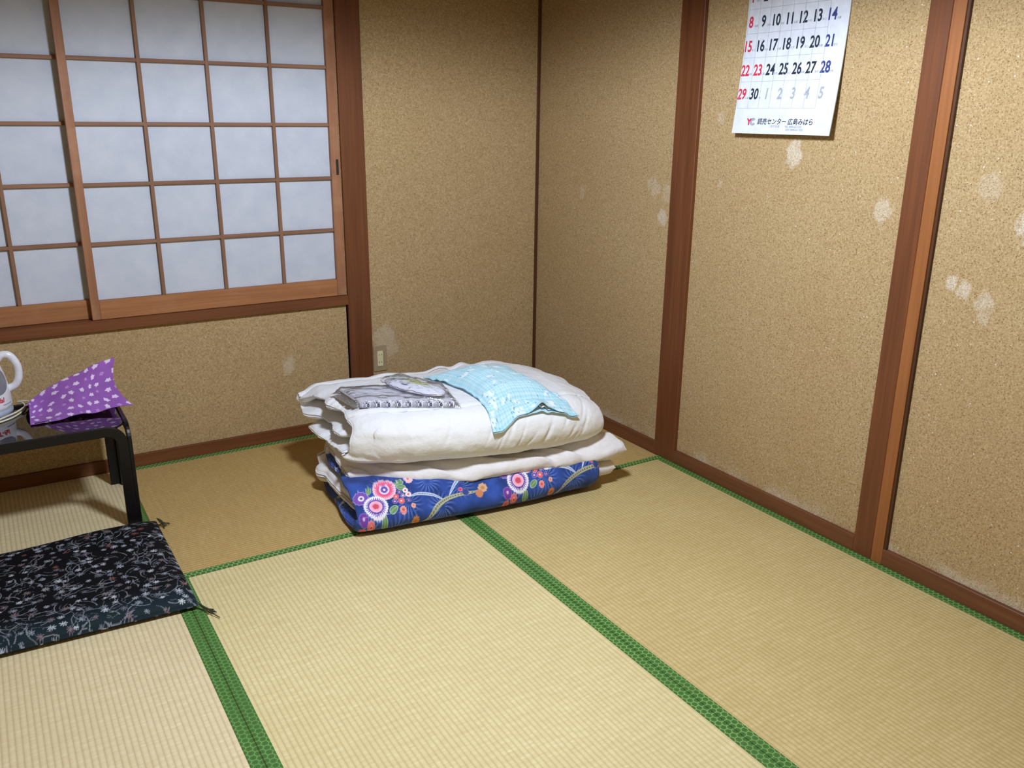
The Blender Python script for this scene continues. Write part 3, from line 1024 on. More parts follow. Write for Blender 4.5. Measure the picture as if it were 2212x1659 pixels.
lb_ = (V[..., 0] - FO[0]) * FV[0] + (V[..., 1] - FO[1]) * FV[1]
la_ = (V[..., 0] - FO[0]) * FU[0] + (V[..., 1] - FO[1]) * FU[1]
ff_ = p_front(la_)
k_ = sstep(ff_ + .12, ff_ + .01, lb_) * (V[..., 2] > .10)
# long slanting folds along the free edge, and an edge line that wanders
dg_ = la_ * 24 + (lb_ - ff_) * 70 + 2.2 * vnoise(la_ * 6, lb_ * 6, 0, 14)
V[..., 2] += k_ * (.0065 * np.sin(dg_) + .004 * np.sin(dg_ * 2.1 + 1)) * (V[..., 2] > .125)
wand = .010 * vnoise(la_ * 7, 0 * la_, 0, 15)
V[..., 0] += FV[0] * wand * k_; V[..., 1] += FV[1] * wand * k_
na, nout = V.shape[:2]
pad = obj('mattress_pad', V.reshape(-1, 3), sheet_faces(na, nout), M['pad'])
tag(pad, 'thin off-white pad folded into the blue futon, wavy edge under the thick white quilt', 'mattress pad')

# ---- thick white quilt on top: three leaves, big fold to the front
w_front = interp([-.05, 0, .08, .18, .35, .53, .75, .9, 1], [.15, .12, .085, .045, .008, -.012, -.004, .016, .035])
ztop_f = interp([0, .1, .3, .55, .8, .9], [.322, .330, .336, .340, .332, .308])
def quilt_path(t):
    a = -.01 + t * .93
    f = float(w_front(a))
    zb, zt = .210 - .008 * sstep(.3, .9, a), float(ztop_f(a))
    zm = (zb + zt) / 2 + .002
    r = (zt - zb) / 2
    r2 = (zt - zm) / 2
    back = .60 + .006 * math.sin(a * 21) + .01 * math.sin(a * 9)
    mid = np.stack([np.linspace(f + .13, back - .02, 30), np.full(30, zm - .004)], -1)
    ab = arc((back - .02, zm + r2 - .002), .022, -90, 90, 10, r2 + .002)
    top = np.stack([np.linspace(back - .02, f + .10, 60), np.full(60, zt)], -1)
    # a soft crown with a droop at the back edge
    u = np.clip((top[:, 0] - f) / (back - f), 0, 1)
    top[:, 1] += .012 * np.sin(np.pi * u) - .02 * sstep(.8, 1.0, u)
    fr = arc((f + .10, (zt + zb) / 2), .078, 90, 270, 40, r)
    bot = np.stack([np.linspace(f + .10, back - .06, 30), np.full(30, zb)], -1)
    P = np.concatenate([mid[:-1], ab[:-1], top[:-1], fr[:-1], bot])
    T = np.concatenate([np.full(29, .036), np.full(9, .04), np.full(59, .05), np.full(39, .05), np.full(30, .038)])
    return P, T
def quilt_ext(s, R):
    b = R[:, 0]; z = R[:, 1]
    top = sstep(.28, .30, z); low = sstep(.235, .225, z)
    midl = (1 - top) * (1 - low)
    lo = .018 + top * (-.055 * sstep(.42, .60, b) + .035 * sstep(.40, .25, b) * sstep(.10, .2, b) - .0 * b)
    lo = lo + midl * (-.05 * sstep(.44, .52, b) + .02 * sstep(.3, .15, b))
    lo = lo + low * (-.03 * sstep(.28, .42, b))
    lo = lo + .012 * vnoise(b * 13, z * 30, 0, 23) * (b > .12)
    hi = .915 + .004 * np.sin(b * 40) - top * .025 * sstep(.35, .6, b)
    return lo, hi
sv = np.concatenate([np.linspace(0, .27, 40, endpoint=False), np.linspace(.27, .74, 170, endpoint=False), np.linspace(.74, 1, 40)])
a_q = np.concatenate([np.linspace(0, .1, 40, endpoint=False), np.linspace(.1, .9, 220, endpoint=False), np.linspace(.9, 1, 36)])
V, arcs, AA = fold_sheet(quilt_path, a_q, sv, quilt_ext, .10, .005, .0036, 9, 21, .03)
# stitched-edge puckers near the ends and diagonal creases in the front roll
na, nout = V.shape[:2]
loc = V - np.array([FO[0], FO[1], 0])
la = loc[..., 0] * FU[0] + loc[..., 1] * FU[1]
lb = loc[..., 0] * FV[0] + loc[..., 1] * FV[1]
dU = np.gradient(V, axis=0); dV = np.gradient(V, axis=1)
N = np.cross(dU, dV); N /= np.linalg.norm(N, axis=-1)[..., None] + 1e-12
crease = np.zeros(V.shape[:2])
cr_rng = np.random.default_rng(5)
for i in range(16):
    ca = cr_rng.uniform(.28, .86); cz = cr_rng.uniform(.21, .32); sl = cr_rng.uniform(.25, .9); wdt = cr_rng.uniform(.004, .008); ln = cr_rng.uniform(.02, .05)
    d = (la - ca) - sl * (V[..., 2] - cz)
    crease -= .0035 * np.exp(-(d / wdt) ** 2) * np.exp(-((V[..., 2] - cz) / ln) ** 2) * (lb < .14)
edge_pk = (.008 * vnoise(lb * 14, V[..., 2] * 12, 0, 22) + .002 * np.sin(lb * 90 + 9 * np.sin(lb * 19))) * sstep(.09, .0, la) * sstep(.1, .2, lb) * (V[..., 2] > .2)
back_pk = (.006 * np.sin(la * 33 + 3 * np.sin(la * 11)) + .006 * vnoise(la * 14, lb * 5, 0, 24)) * sstep(.45, .58, lb)
V = V + N * (crease + edge_pk)[..., None]
V[..., 2] += back_pk
white = obj('white_quilt', V.reshape(-1, 3), sheet_faces(na, nout), M['white'])
from mathutils.bvhtree import BVHTree
_bvh = BVHTree.FromObject(white, bpy.context.evaluated_depsgraph_get())
def surf(x, y, default=.2):
    x, y = np.broadcast_arrays(np.asarray(x, float), np.asarray(y, float))
    out = np.full(x.shape, default)
    for i in np.ndindex(x.shape):
        h = _bvh.ray_cast(Vector((x[i], y[i], 1.0)), Vector((0, 0, -1)))
        if h[0] is not None: out[i] = h[0].z
    return out
def smooth2(a, n):
    for _ in range(n):
        a = np.pad(a, 1, mode='edge')
        a = (a[:-2, 1:-1] + a[2:, 1:-1] + a[1:-1, :-2] + a[1:-1, 2:] + 2 * a[1:-1, 1:-1]) / 6
    return a
tag(white, 'thick white folded quilt topping the bedding stack, under the aqua pillow', 'quilt')

# ------------------------------------------------------------------ aqua pillow
def draw_gingham(u, v):
    sh = u.shape
    uu, vv = u.ravel(), v.ravel()
    C = .011
    su = np.mod(uu / C, 1) < .5; sv_ = np.mod(vv / C, 1) < .5
    k = su.astype(float) + sv_.astype(float)
    A, B, D = lin((202, 232, 240)), lin((180, 222, 236)), lin((160, 211, 229))
    col = np.where((k == 0)[:, None], A, np.where((k == 1)[:, None], B, D))
    rg = np.random.default_rng(12)
    for i in range(64):
        x, y = rg.uniform(0, .42), rg.uniform(0, .34)
        r = rg.uniform(.005, .0105)
        for j in range(4):
            dx, dy = rg.normal(0, r * .55, 2)
            m = (np.hypot(uu - x - dx, vv - y - dy) < r * .62)
            col[m] = lin((226, 240, 246))
        for j in range(3):
            dx, dy = rg.normal(0, r * 1.3, 2)
            m = (np.hypot(uu - x - dx, (vv - y - dy) * 1.6) < .0022)
            col[m] = lin((84, 150, 182))
    return col.reshape(*sh, 3)
pil = empty('gingham_pillow', (-.68, -.82, .35), 'small aqua gingham pillow with limp corners lying on the white quilt', 'pillow')
PC = {'L': np.array([-.866, -.600, .352]), 'B': np.array([-.545, -.665, .362]), 'R': np.array([-.508, -1.070, .294]), 'F': np.array([-.826, -1.040, .294])}
for q_ in PC.values(): q_[1] -= .013
PCACHE = {}
def pillow_sheet(sign, nu=120, nv=100):
    # u from the far edge (L-B) to the open front edge (F-R), v across
    u = np.linspace(0, 1, nu)[:, None]; v = np.linspace(0, 1, nv)[None, :]
    # edges bow inwards between the limp corners
    uu = u + 0 * v; vv = v + 0 * u
    bu = .06 * np.sin(np.pi * vv)
    bv = .10 * np.sin(np.pi * uu)
    U = bu + uu * (1 - bu - .05 * np.sin(np.pi * vv) ** 2)
    Vv = bv + vv * (1 - 2 * bv)
    Pp = ((1 - U) * (1 - Vv))[..., None] * PC['L'] + ((1 - U) * Vv)[..., None] * PC['B'] + (U * (1 - Vv))[..., None] * PC['F'] + (U * Vv)[..., None] * PC['R']
    ru = np.clip(uu / .84, 0, 1)
    puff = (np.clip(1 - np.abs(2 * ru - 1) ** 2.6, 0, 1) ** .55) * (np.clip(1 - np.abs(2 * np.clip((vv - .05) / .90, 0, 1) - 1) ** 2.8, 0, 1) ** .6)
    puff = puff * np.where(uu > .84, 0, 1)
    h = (.052 if sign > 0 else -.004) * puff
    wr = fbm(uu * 5, vv * 5, 0, 31, 3) * .0025 + fbm(uu * 13, vv * 13, 0, 33, 2) * .0012
    Pp = Pp.copy()
    if 'sf' not in PCACHE:
        iu_, iv_ = np.arange(0, nu, 4), np.arange(0, nv, 4)
        sf = surf(Pp[::4, ::4, 0], Pp[::4, ::4, 1], .2)
        sf = np.maximum(sf, Pp[::4, ::4, 2] - .025)
        sf = smooth2(sf, 2)
        tmp = np.array([np.interp(np.arange(nv), iv_, r) for r in sf])
        PCACHE['sf'] = np.array([np.interp(np.arange(nu), iu_, c) for c in tmp.T]).T
    Pp[..., 2] = PCACHE['sf'] + .006
    Pp[..., 2] += h + (.0044 if sign > 0 else .003) + wr
    # wavy frill all round
    edge = np.minimum(np.minimum(vv, 1 - vv) * 1.0, np.minimum(uu, 1 - uu))
    fr = np.exp(-(edge / .035) ** 2)
    Pp[..., 2] += fr * (.004 * vnoise(vv * 9, uu * 10, 0, 35) + .0022 * np.sin(vv * 38 + uu * 44 + 4 * vnoise(vv * 4, uu * 4, 0, 36)))
    # open mouth of the case at the front, upper sheet arched up
    mouth = np.exp(-((vv - .60) / .10) ** 2) * sstep(.80, 1.0, uu)
    gap = .003 * sstep(.8, 1, uu)
    if sign > 0:
        Pp[..., 2] += mouth * .022 + gap
    else:
        Pp[..., 2] -= mouth * .004
    # front frill folds down between corners
    Pp[..., 2] -= .010 * sstep(.86, 1, uu) * np.sin(np.pi * vv) * (1 - np.exp(-((vv - .60) / .16) ** 2))
    return Pp, uu * .40, vv * .31
for sgn in (1, -1):
    Pp, cu_, cv_ = pillow_sheet(sgn)
    col = draw_gingham(cu_ + (0 if sgn > 0 else .2), cv_)
    o = obj('upper_cover' if sgn > 0 else 'lower_cover', Pp.reshape(-1, 3), grid_faces(*Pp.shape[:2]), M['pillowprint'], pil, color=col)
    sm = o.modifiers.new('thick', 'SOLIDIFY'); sm.thickness = .0016; sm.offset = 0
# pale lining showing in the mouth of the case
u = np.linspace(.86, .985, 8)[:, None]; v = np.linspace(.50, .70, 24)[None, :]
Pm, _, _ = pillow_sheet(-1)
iu = np.clip((u + 0 * v) * 119, 0, 118); iv = np.clip((v + 0 * u) * 99, 0, 98)
Pu, _, _ = pillow_sheet(1)
kk_ = .55 + .2 * np.sin(v * 90)
Q = Pm[iu.astype(int), iv.astype(int)] * (1 - kk_)[..., None] + Pu[iu.astype(int), iv.astype(int)] * kk_[..., None]
lo = obj('case_lining', Q.reshape(-1, 3), grid_faces(8, 24), M['pad'], pil)
tag(lo, 'pale inner lining')

# ------------------------------------------------------------------ folded robe in clear wrap
def draw_band(s, t):
    """navy lattice on white; s along (m), t 0..1 across the band"""
    sh = s.shape
    s = s.ravel(); t = t.ravel()
    col = np.outer(np.ones(len(s)), lin((232, 234, 244)))
    ink = lin((52, 58, 92))
    P = .0345
    x = np.mod(s, P) / P
    def put(m): col[m] = ink
    for c in (.06, .14, .22, .30):
        put(np.abs(x - c - .02 * np.sin(np.pi * t)) < .017)
    y = t * 2 - 1
    xx = (x - .66) / .30
    inside = np.abs(xx) < 1
    for ph in (0, 1):
        for sg in (1, -1):
            w = sg * .55 * np.cos(np.pi * (xx * 1.0 + ph * .5)) + (.32 if ph else -.0) * sg
            put(inside & (np.abs(y - w) < .10) & (np.abs(y) < .92))
    dia = np.abs(np.abs(xx) + np.abs(y) - .95) < .09
    put(inside & dia)
    ring = np.abs(np.hypot(xx, y) - .42) < .07
    put(inside & ring)
    return col.reshape(*sh, 3)
yk = empty('folded_robe', (-1.03, -.76, .36), 'folded grey robe with navy lattice band in clear wrap on the quilt', 'robe')
YF0, YF1 = np.array([-1.170, -.762, .357]), np.array([-.902, -.925, .353])    # front edge left, right
YB0, YB1 = np.array([-1.178, -.625, .368]), np.array([-.880, -.800, .372])    # back edge
for q in (YF0, YF1, YB0, YB1):
    q[2] = float(surf(q[0], q[1])) + .004
_m = np.array([float(surf(*(((1 - a_) * (1 - b_)) * YF0 + a_ * (1 - b_) * YF1 + (1 - a_) * b_ * YB0 + a_ * b_ * YB1)[:2])) - (((1 - a_) * (1 - b_)) * YF0 + a_ * (1 - b_) * YF1 + (1 - a_) * b_ * YB0 + a_ * b_ * YB1)[2] for a_ in np.linspace(0, 1, 7) for b_ in np.linspace(0, 1, 5)])
for q in (YF0, YF1, YB0, YB1):
    q[2] += max(0, float(np.percentile(_m, 85))) * .25
print('robe corners', YF0, YF1, YB0, YB1)
def robe_pt(s, t, h):
    p = ((1 - s) * (1 - t))[..., None] * YF0 + (s * (1 - t))[..., None] * YF1 + ((1 - s) * t)[..., None] * YB0 + (s * t)[..., None] * YB1
    p = p.copy(); p[..., 2] += h
    return p
ns, nt = 150, 60
s = np.linspace(0, 1, ns)[:, None]; t = np.linspace(0, 1, nt)[None, :]
ss, tt = s + 0 * t, t + 0 * s
hh = .023 + .004 * fbm(ss * 4, tt * 3, 0, 41, 3) - .006 * (1 - tt) ** 6 + .004 * np.sin(np.pi * ss)
hh = hh * sstep(-.02, .06, np.minimum(ss, 1 - ss) + .03)
top = robe_pt(ss, tt, hh)
g = fbm(ss * 60, tt * 8, 0, 43, 2)
colt = np.outer(np.ones(ns * nt), lin((208, 204, 212))).reshape(ns, nt, 3) * (1 + .10 * g[..., None])
bot = robe_pt(ss, tt, 0 * ss + .001)
# body: top + hem sides
body_v = np.concatenate([top.reshape(-1, 3), bot.reshape(-1, 3)])
nb = ns * nt
fs = [grid_faces(ns, nt), grid_faces(ns, nt)[:, ::-1] + nb]
side = []
for i in range(ns - 1):
    side.append((i * nt + nt - 1, (i + 1) * nt + nt - 1, nb + (i + 1) * nt + nt - 1, nb + i * nt + nt - 1))
    side.append(((i + 1) * nt, i * nt, nb + i * nt, nb + (i + 1) * nt))
for j in range(nt - 1):
    side.append((j, j + 1, nb + j + 1, nb + j))
    side.append(((ns - 1) * nt + j + 1, (ns - 1) * nt + j, nb + (ns - 1) * nt + j, nb + (ns - 1) * nt + j + 1))
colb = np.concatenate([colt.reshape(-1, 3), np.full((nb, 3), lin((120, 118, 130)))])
obj('folded_cloth', body_v, np.concatenate([fs[0], fs[1], np.array(side)]), M['yukata'], yk, color=colb)
# printed band wrapping the front edge
ns, nt = 460, 40
s = np.linspace(0.005, .995, ns)[:, None]; t = np.linspace(0, 1, nt)[None, :]
ss, tt = s + 0 * t, t + 0 * s
ang = np.pi * (tt * 1.0 - .5)
hb = .023 + .004 * fbm(ss * 4, 0 * tt, 0, 41, 3) - .006 + .004 * np.sin(np.pi * ss)
nd = np.array([-(YF1 - YF0)[1], (YF1 - YF0)[0], 0]); nd = -nd / np.linalg.norm(nd)
cen = (1 - ss)[..., None] * YF0 + ss[..., None] * YF1
Pb = cen + (np.cos(ang) * .012 + .0008)[..., None] * nd
Pb[..., 2] += hb * .5 + (hb * .5 + .001) * np.sin(ang)
band = obj('printed_band', Pb.reshape(-1, 3), grid_faces(ns, nt), M['yukata'], yk, color=draw_band(ss * .315, tt))
tag(band, 'white band with navy lattice print')
# frayed left end: stacked folds of the robe
for i in range(3):
    z0 = .006 + i * .008
    pts = [robe_pt(np.array(0.0), np.array(q_), np.array(z0))+ np.array([-.006 - .002 * i, 0, 0]) for q_ in np.linspace(.05, .95, 14)]
    tube('fold_edge', np.array(pts), .0042, mat_plain('pale_grey_fold', (176, 172, 180), .9, .1), yk, 8)
# clear wrap
ns, nt = 60, 36
s = np.linspace(-.10, 1.06, ns)[:, None]; t = np.linspace(-.12, 1.15, nt)[None, :]
ss, tt = s + 0 * t, t + 0 * s
e = np.minimum(np.minimum(ss + .10, 1.06 - ss) / .1, np.minimum(tt + .12, 1.15 - tt) / .12)
hw = .030 * sstep(0, 1, e) + .004 * fbm(ss * 7, tt * 6, 0, 51, 3) + .003
obj('clear_wrap', robe_pt(ss, tt, hw).reshape(-1, 3), grid_faces(ns, nt), M['film'], yk)

# ------------------------------------------------------------------ towel set in a clear pouch, on the robe
tw = empty('towel_pouch', (-.97, -.74, .40), 'white towel in clear pouch with green and yellow print, on the grey robe', 'towel')
TC = np.array([-.978, -.774, max(YB0[2], YB1[2]) + .028])
td = np.array([-.928 + 1.021, -.871 + .631, 0.0]); tl = np.linalg.norm(td); td /= tl
tn = np.array([-td[1], td[0], 0])
if tn[0] < 0: tn = -tn
nu, nv = 70, 44
u = np.linspace(-1, 1, nu)[:, None]; v = np.linspace(-1, 1, nv)[None, :]
uu, vv = u + 0 * v, v + 0 * u
wid = .048 * np.clip(1 - np.abs(uu) ** 2.6, 0.03, 1) ** .6
Pt = TC + uu[..., None] * td * (tl / 2 + .005) + (vv * wid)[..., None] * tn
dome = .015 * np.sqrt(np.clip(1 - np.abs(vv) ** 2.4, 0, 1)) * np.clip(1 - np.abs(uu) ** 3, 0, 1)
Ptop = Pt.copy(); Ptop[..., 2] += dome + .0012 * fbm(uu * 9, vv * 6, 0, 61, 3)
Pbot = Pt.copy(); Pbot[..., 2] -= .004
ct = np.outer(np.ones(nu * nv), lin((236, 236, 244)))
u1, v1 = uu.ravel(), vv.ravel()
gm = fbm(u1 * 3, v1 * 3, 0, 66, 2)
m = np.exp(-(((u1 + .12) / .52) ** 2 + ((v1 - .22 + .25 * u1) / .36) ** 2) ** 2) * (1 + .5 * gm)
m2 = np.clip(m * 1.3, 0, 1)[:, None]
gcol = np.where((u1 < -.35)[:, None], lin((128, 178, 140)), lin((206, 208, 104)))
ct = ct * (1 - m2) + m2 * gcol
bl = (np.hypot((u1 + .12) / 1.3, v1 + .62) < .10)
ct[bl] = lin((70, 70, 120))
colp = np.concatenate([ct, np.full((nu * nv, 3), lin((230, 230, 236)))])
fT = np.concatenate([grid_faces(nu, nv), grid_faces(nu, nv)[:, ::-1] + nu * nv])
rimq = []
for i in range(nu - 1):
    rimq.append((i * nv, nu * nv + i * nv, nu * nv + (i + 1) * nv, (i + 1) * nv))
    rimq.append((i * nv + nv - 1, (i + 1) * nv + nv - 1, nu * nv + (i + 1) * nv + nv - 1, nu * nv + i * nv + nv - 1))
obj('folded_towel', np.concatenate([Ptop.reshape(-1, 3), Pbot.reshape(-1, 3)]), np.concatenate([fT, np.array(rimq)]), M['towel'], tw, color=colp)
Pf = TC + uu[..., None] * td * (tl / 2 + .018) + (vv * (wid + .008))[..., None] * tn
Pf[..., 2] += dome * 1.12 + .003 + .004 * np.abs(fbm(uu * 5, vv * 4, 0, 71, 3)) + .010 * np.exp(-((uu + .62) / .18) ** 2 - ((vv - .6) / .3) ** 2)
obj('clear_pouch', Pf.reshape(-1, 3), grid_faces(nu, nv), M['film'], tw)
rim_i = [(i, 0) for i in range(nu)] + [(nu - 1, j) for j in range(nv)]
tube('pouch_seam', np.array([Pf[i, 0] for i in range(4, nu - 4)]), .0009, M['navy'], tw, 6)

# ------------------------------------------------------------------ floor cushion
cu_root = empty('floor_cushion', (-2.06, -.83, 0), 'flat black floor cushion with silvery grass and flower print before the glass table', 'floor cushion')
CO = np.array([-1.806, -.548]); CE = np.array([-1.802, -1.135])     # right edge back and front
CX = np.array([-1.0, .012]); CX /= np.linalg.norm(CX)
CLEN, CDEP = .58, .587
def cush(u, v, z):
    """u: 0 right..1 left, v: 0 back..1 front"""
    p = CO + (CE - CO) * np.asarray(v)[..., None] + CX * (np.asarray(u)[..., None] * CLEN)
    p[..., 1] += -.025 * np.asarray(u) * (1 - np.asarray(v)) + .02 * np.asarray(u) * np.asarray(v)
    return np.concatenate([p, np.broadcast_to(np.asarray(z, float)[..., None], p.shape[:-1] + (1,))], -1)
def draw_cush(x, y):
    sh = x.shape
    x = x.ravel(); y = y.ravel()
    col = np.outer(np.ones(len(x)), lin((11, 12, 18)))
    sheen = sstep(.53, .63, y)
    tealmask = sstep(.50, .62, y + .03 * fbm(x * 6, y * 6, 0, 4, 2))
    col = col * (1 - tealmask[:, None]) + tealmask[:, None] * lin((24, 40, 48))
    rg = np.random.default_rng(77)
    def put(ii, m, c, a=1.0):
        mm = np.clip(m, 0, 1)[:, None] * a
        col[ii] = col[ii] * (1 - mm) + mm * lin(c)[None, :]
    def near(cx, cy, r):
        return np.nonzero((np.abs(x - cx) < r) & (np.abs(y - cy) < r))[0]
    gx, gy_ = np.meshgrid(np.arange(-.02, .64, .034), np.arange(-.02, .80, .034), indexing='ij')
    for cx, cy in zip(gx.ravel(), gy_.ravel()):
        cx += rg.uniform(-.012, .012); cy += rg.uniform(-.012, .012)
        # sickle grass blade
        a0 = rg.uniform(0, 2 * math.pi); R = rg.uniform(.028, .052); span = rg.uniform(.9, 1.7)
        ii = near(cx, cy, R + .004)
        if len(ii) and rg.random() < .9:
            dx, dy = x[ii] - cx, y[ii] - cy
            r = np.hypot(dx, dy); th = np.mod(np.arctan2(dy, dx) - a0, 2 * math.pi)
            w = .0012 * np.clip(1.3 - th / span, .35, 1)
            put(ii, (np.abs(r - R) < w) & (th < span), (138, 142, 152), .85)
            R2 = R * .6
            put(ii, (np.abs(np.hypot(dx - .006, dy) - R2) < .0008) & (th < span * .8), (112, 116, 126), .75)
    for cx, cy in zip(gx.ravel(), gy_.ravel()):
        if rg.random() < .92:
            fx, fy = cx + rg.uniform(-.013, .013), cy + rg.uniform(-.013, .013)
            r0 = rg.uniform(.0065, .0112); kk = rg.integers(7, 11); ph = rg.uniform(0, 6)
            c = [(176, 182, 194), (142, 150, 164), (200, 204, 214), (112, 116, 128), (128, 116, 122)][rg.integers(0, 5)]
            if rg.random() < .04: c = (132, 80, 70)
            ii = near(fx, fy, .015)
            if len(ii):
                dx, dy = x[ii] - fx, y[ii] - fy
                r = np.hypot(dx, dy); th = np.arctan2(dy, dx)
                put(ii, r < r0 * (.60 + .48 * np.cos(kk * th + ph)), c, .95)
    return col.reshape(*sh, 3)
nu, nv = 290, 300
u = np.linspace(0, 1, nu)[:, None]; v = np.linspace(0, 1, nv)[None, :]
uu, vv = u + 0 * v, v + 0 * u
eu = np.minimum(uu, 1 - uu) * CLEN; ev = np.minimum(vv, 1 - vv) * CDEP
prof = lambda d, w: np.sqrt(np.clip(1 - (1 - np.clip(d / w, 0, 1)) ** 2, 0, 1))
ed = prof(eu, .05) * prof(ev, .05)
HT = .040
cr = fbm(uu * 3, vv * 3, 0, 81, 2) * .003
zt_ = .016 + (HT - .016) * ed + (cr + .009 * np.sin(np.pi * uu) * np.sin(np.pi * vv)) * ed
zb_ = .016 - .0145 * ed
bulge = .006
Ctop = cush(uu, vv, zt_); Cbot = cush(uu, vv, zb_)
ccol = draw_cush(uu * CLEN, vv * .60 + .03)
bcol = draw_cush(uu * CLEN, .80 - vv * .1) * .8
faces = np.concatenate([grid_faces(nu, nv), grid_faces(nu, nv)[:, ::-1] + nu * nv])
rimf = []
def CI(i, j): return i * nv + j
per = [CI(i, 0) for i in range(nu)] + [CI(nu - 1, j) for j in range(1, nv)] + [CI(i, nv - 1) for i in range(nu - 2, -1, -1)] + [CI(0, j) for j in range(nv - 2, 0, -1)]
for a, b in zip(per, per[1:] + per[:1]):
    rimf.append((a, b, b + nu * nv, a + nu * nv))
obj('cushion_body', np.concatenate([Ctop.reshape(-1, 3), Cbot.reshape(-1, 3)]), np.concatenate([faces, np.array(rimf)]), M['cushprint'], cu_root, color=np.concatenate([ccol.reshape(-1, 3), bcol.reshape(-1, 3)]))
def tassel(px, py, dirx, diry, L, seed, z0=.018):
    rg = np.random.default_rng(seed)
    V_, F_, n = [], [], 0
    for i in range(12):
        ex = dirx * L * rg.uniform(.75, 1.1) + rg.normal(0, .009); ey = diry * L * rg.uniform(.75, 1.1) + rg.normal(0, .009)
        mid = L * .45
        c = spline([(px, py, z0), (px + dirx * mid + rg.normal(0, .0025), py + diry * mid + rg.normal(0, .0025), max(.006, z0 * .55)), (px + ex, py + ey, .0035 + rg.uniform(0, .003))], 10)
        r = .0013
        tan = np.gradient(c, axis=0); tan /= np.linalg.norm(tan, axis=1)[:, None]
        nn = np.cross(tan, [0, 0, 1]); nn /= np.linalg.norm(nn, axis=1)[:, None]; bb = np.cross(tan, nn)
        for q in range(10):
            for k_ in range(5):
                a = 2 * math.pi * k_ / 5
                V_.append(c[q] + r * (math.cos(a) * nn[q] + math.sin(a) * bb[q]))
        F_ += [tuple(x_ + n for x_ in f) for f in grid_faces(10, 5, False, True)]
        n += 50
    return obj('tassel', V_, F_, M['tassel'], cu_root)
tassel(-1.803, -1.125, .50, -.86, .060, 1)
tassel(-1.805, -.556, .80, -.35, .030, 2, .03)

# ------------------------------------------------------------------ low glass table
TX, TY0, TY1, TZ = -1.842, -.510, -.118, .347         # right outer face, front, back, top of frame
TXL = -2.62
tb = empty('glass_table', (-2.23, -.31, 0), 'low table with smoked glass top and black curved metal frame against the window wall', 'table')
def arch(plane, c0, c1, at, w, thick, name):
    """inverted-U flat bar: plane 'x' -> runs along x at y=at, plane 'y' -> runs along y at x=at. w: bar width in plane, thick: across"""
    Ro = .062
    def path(off):
        h = TZ - off
        a, b = c0 + off, c1 - off
        r = max(Ro - off, .01)
        pts = [(a, 0.0), (a, h - r)]
        for t in np.linspace(180, 90, 10)[1:]:
            pts.append((a + r + r * math.cos(math.radians(t)), h - r + r * math.sin(math.radians(t))))
        for t in np.linspace(90, 0, 10):
            pts.append((b - r + r * math.cos(math.radians(t)), h - r + r * math.sin(math.radians(t))))
        pts.append((b, 0.0))
        return np.array(pts)
    po, pi_ = path(0), path(w)
    verts = []
    for P in (po, pi_):
        for d in (-thick / 2, thick / 2):
            for h_, z in P:
                verts.append((h_, at + d, z) if plane == 'x' else (at + d, h_, z))
    n = len(po)
    F_ = []
    for i in range(n - 1):
        o0, o1, i0, i1 = i, n + i, 2 * n + i, 3 * n + i
        F_ += [(o0, o0 + 1, o1 + 1, o1), (i0, i1, i1 + 1, i0 + 1), (o0, i0, i0 + 1, o0 + 1), (o1, o1 + 1, i1 + 1, i1)]
    F_ += [(0, n, 3 * n, 2 * n), (n - 1, 3 * n - 1, 4 * n - 1, 2 * n - 1)]
    o = obj(name, verts, F_, M['black'], tb, smooth=False)
    bv = o.modifiers.new('soft', 'BEVEL'); bv.width = .002; bv.segments = 2; bv.limit_method = 'ANGLE'
    return o
arch('x', TXL + .0115, TX - .0115, TY0 + .006, .032, .012, 'front_frame')
arch('x', TXL + .0115, TX - .0115, TY1 - .006, .032, .012, 'back_frame')
arch('y', TY0, TY1, TX - .006, .032, .012, 'side_frame')
arch('y', TY0, TY1, TXL + .006, .032, .012, 'side_frame')
# glass with rounded corners
def rounded(x0, x1, y0, y1, r, n=8):
    pts = []
    for cx, cy, a0 in ((x1 - r, y1 - r, 0), (x0 + r, y1 - r, 90), (x0 + r, y0 + r, 180), (x1 - r, y0 + r, 270)):
        for t in np.linspace(a0, a0 + 90, n):
            pts.append((cx + r * math.cos(math.radians(t)), cy + r * math.sin(math.radians(t))))
    return pts
rp = rounded(TXL + .014, TX - .0135, TY0 + .0135, TY1 - .0135, .055)
bm = bmesh.new()
lo_ = [bm.verts.new((x, y, TZ - .014)) for x, y in rp]
hi_ = [bm.verts.new((x, y, TZ - .008)) for x, y in rp]
bm.faces.new(lo_[::-1]); bm.faces.new(hi_)
for i in range(len(rp)):
    j = (i + 1) % len(rp)
    bm.faces.new((lo_[i], lo_[j], hi_[j], hi_[i]))
gtop = from_bm('glass_top', bm, M['glass'], tb)
tag(gtop, 'smoked clear glass top')
tube('glass_edge', np.array([(x, y, TZ - .011) for x, y in rp]), .0032, M['black'], tb, 6, closed=True)
GZ = TZ - .008

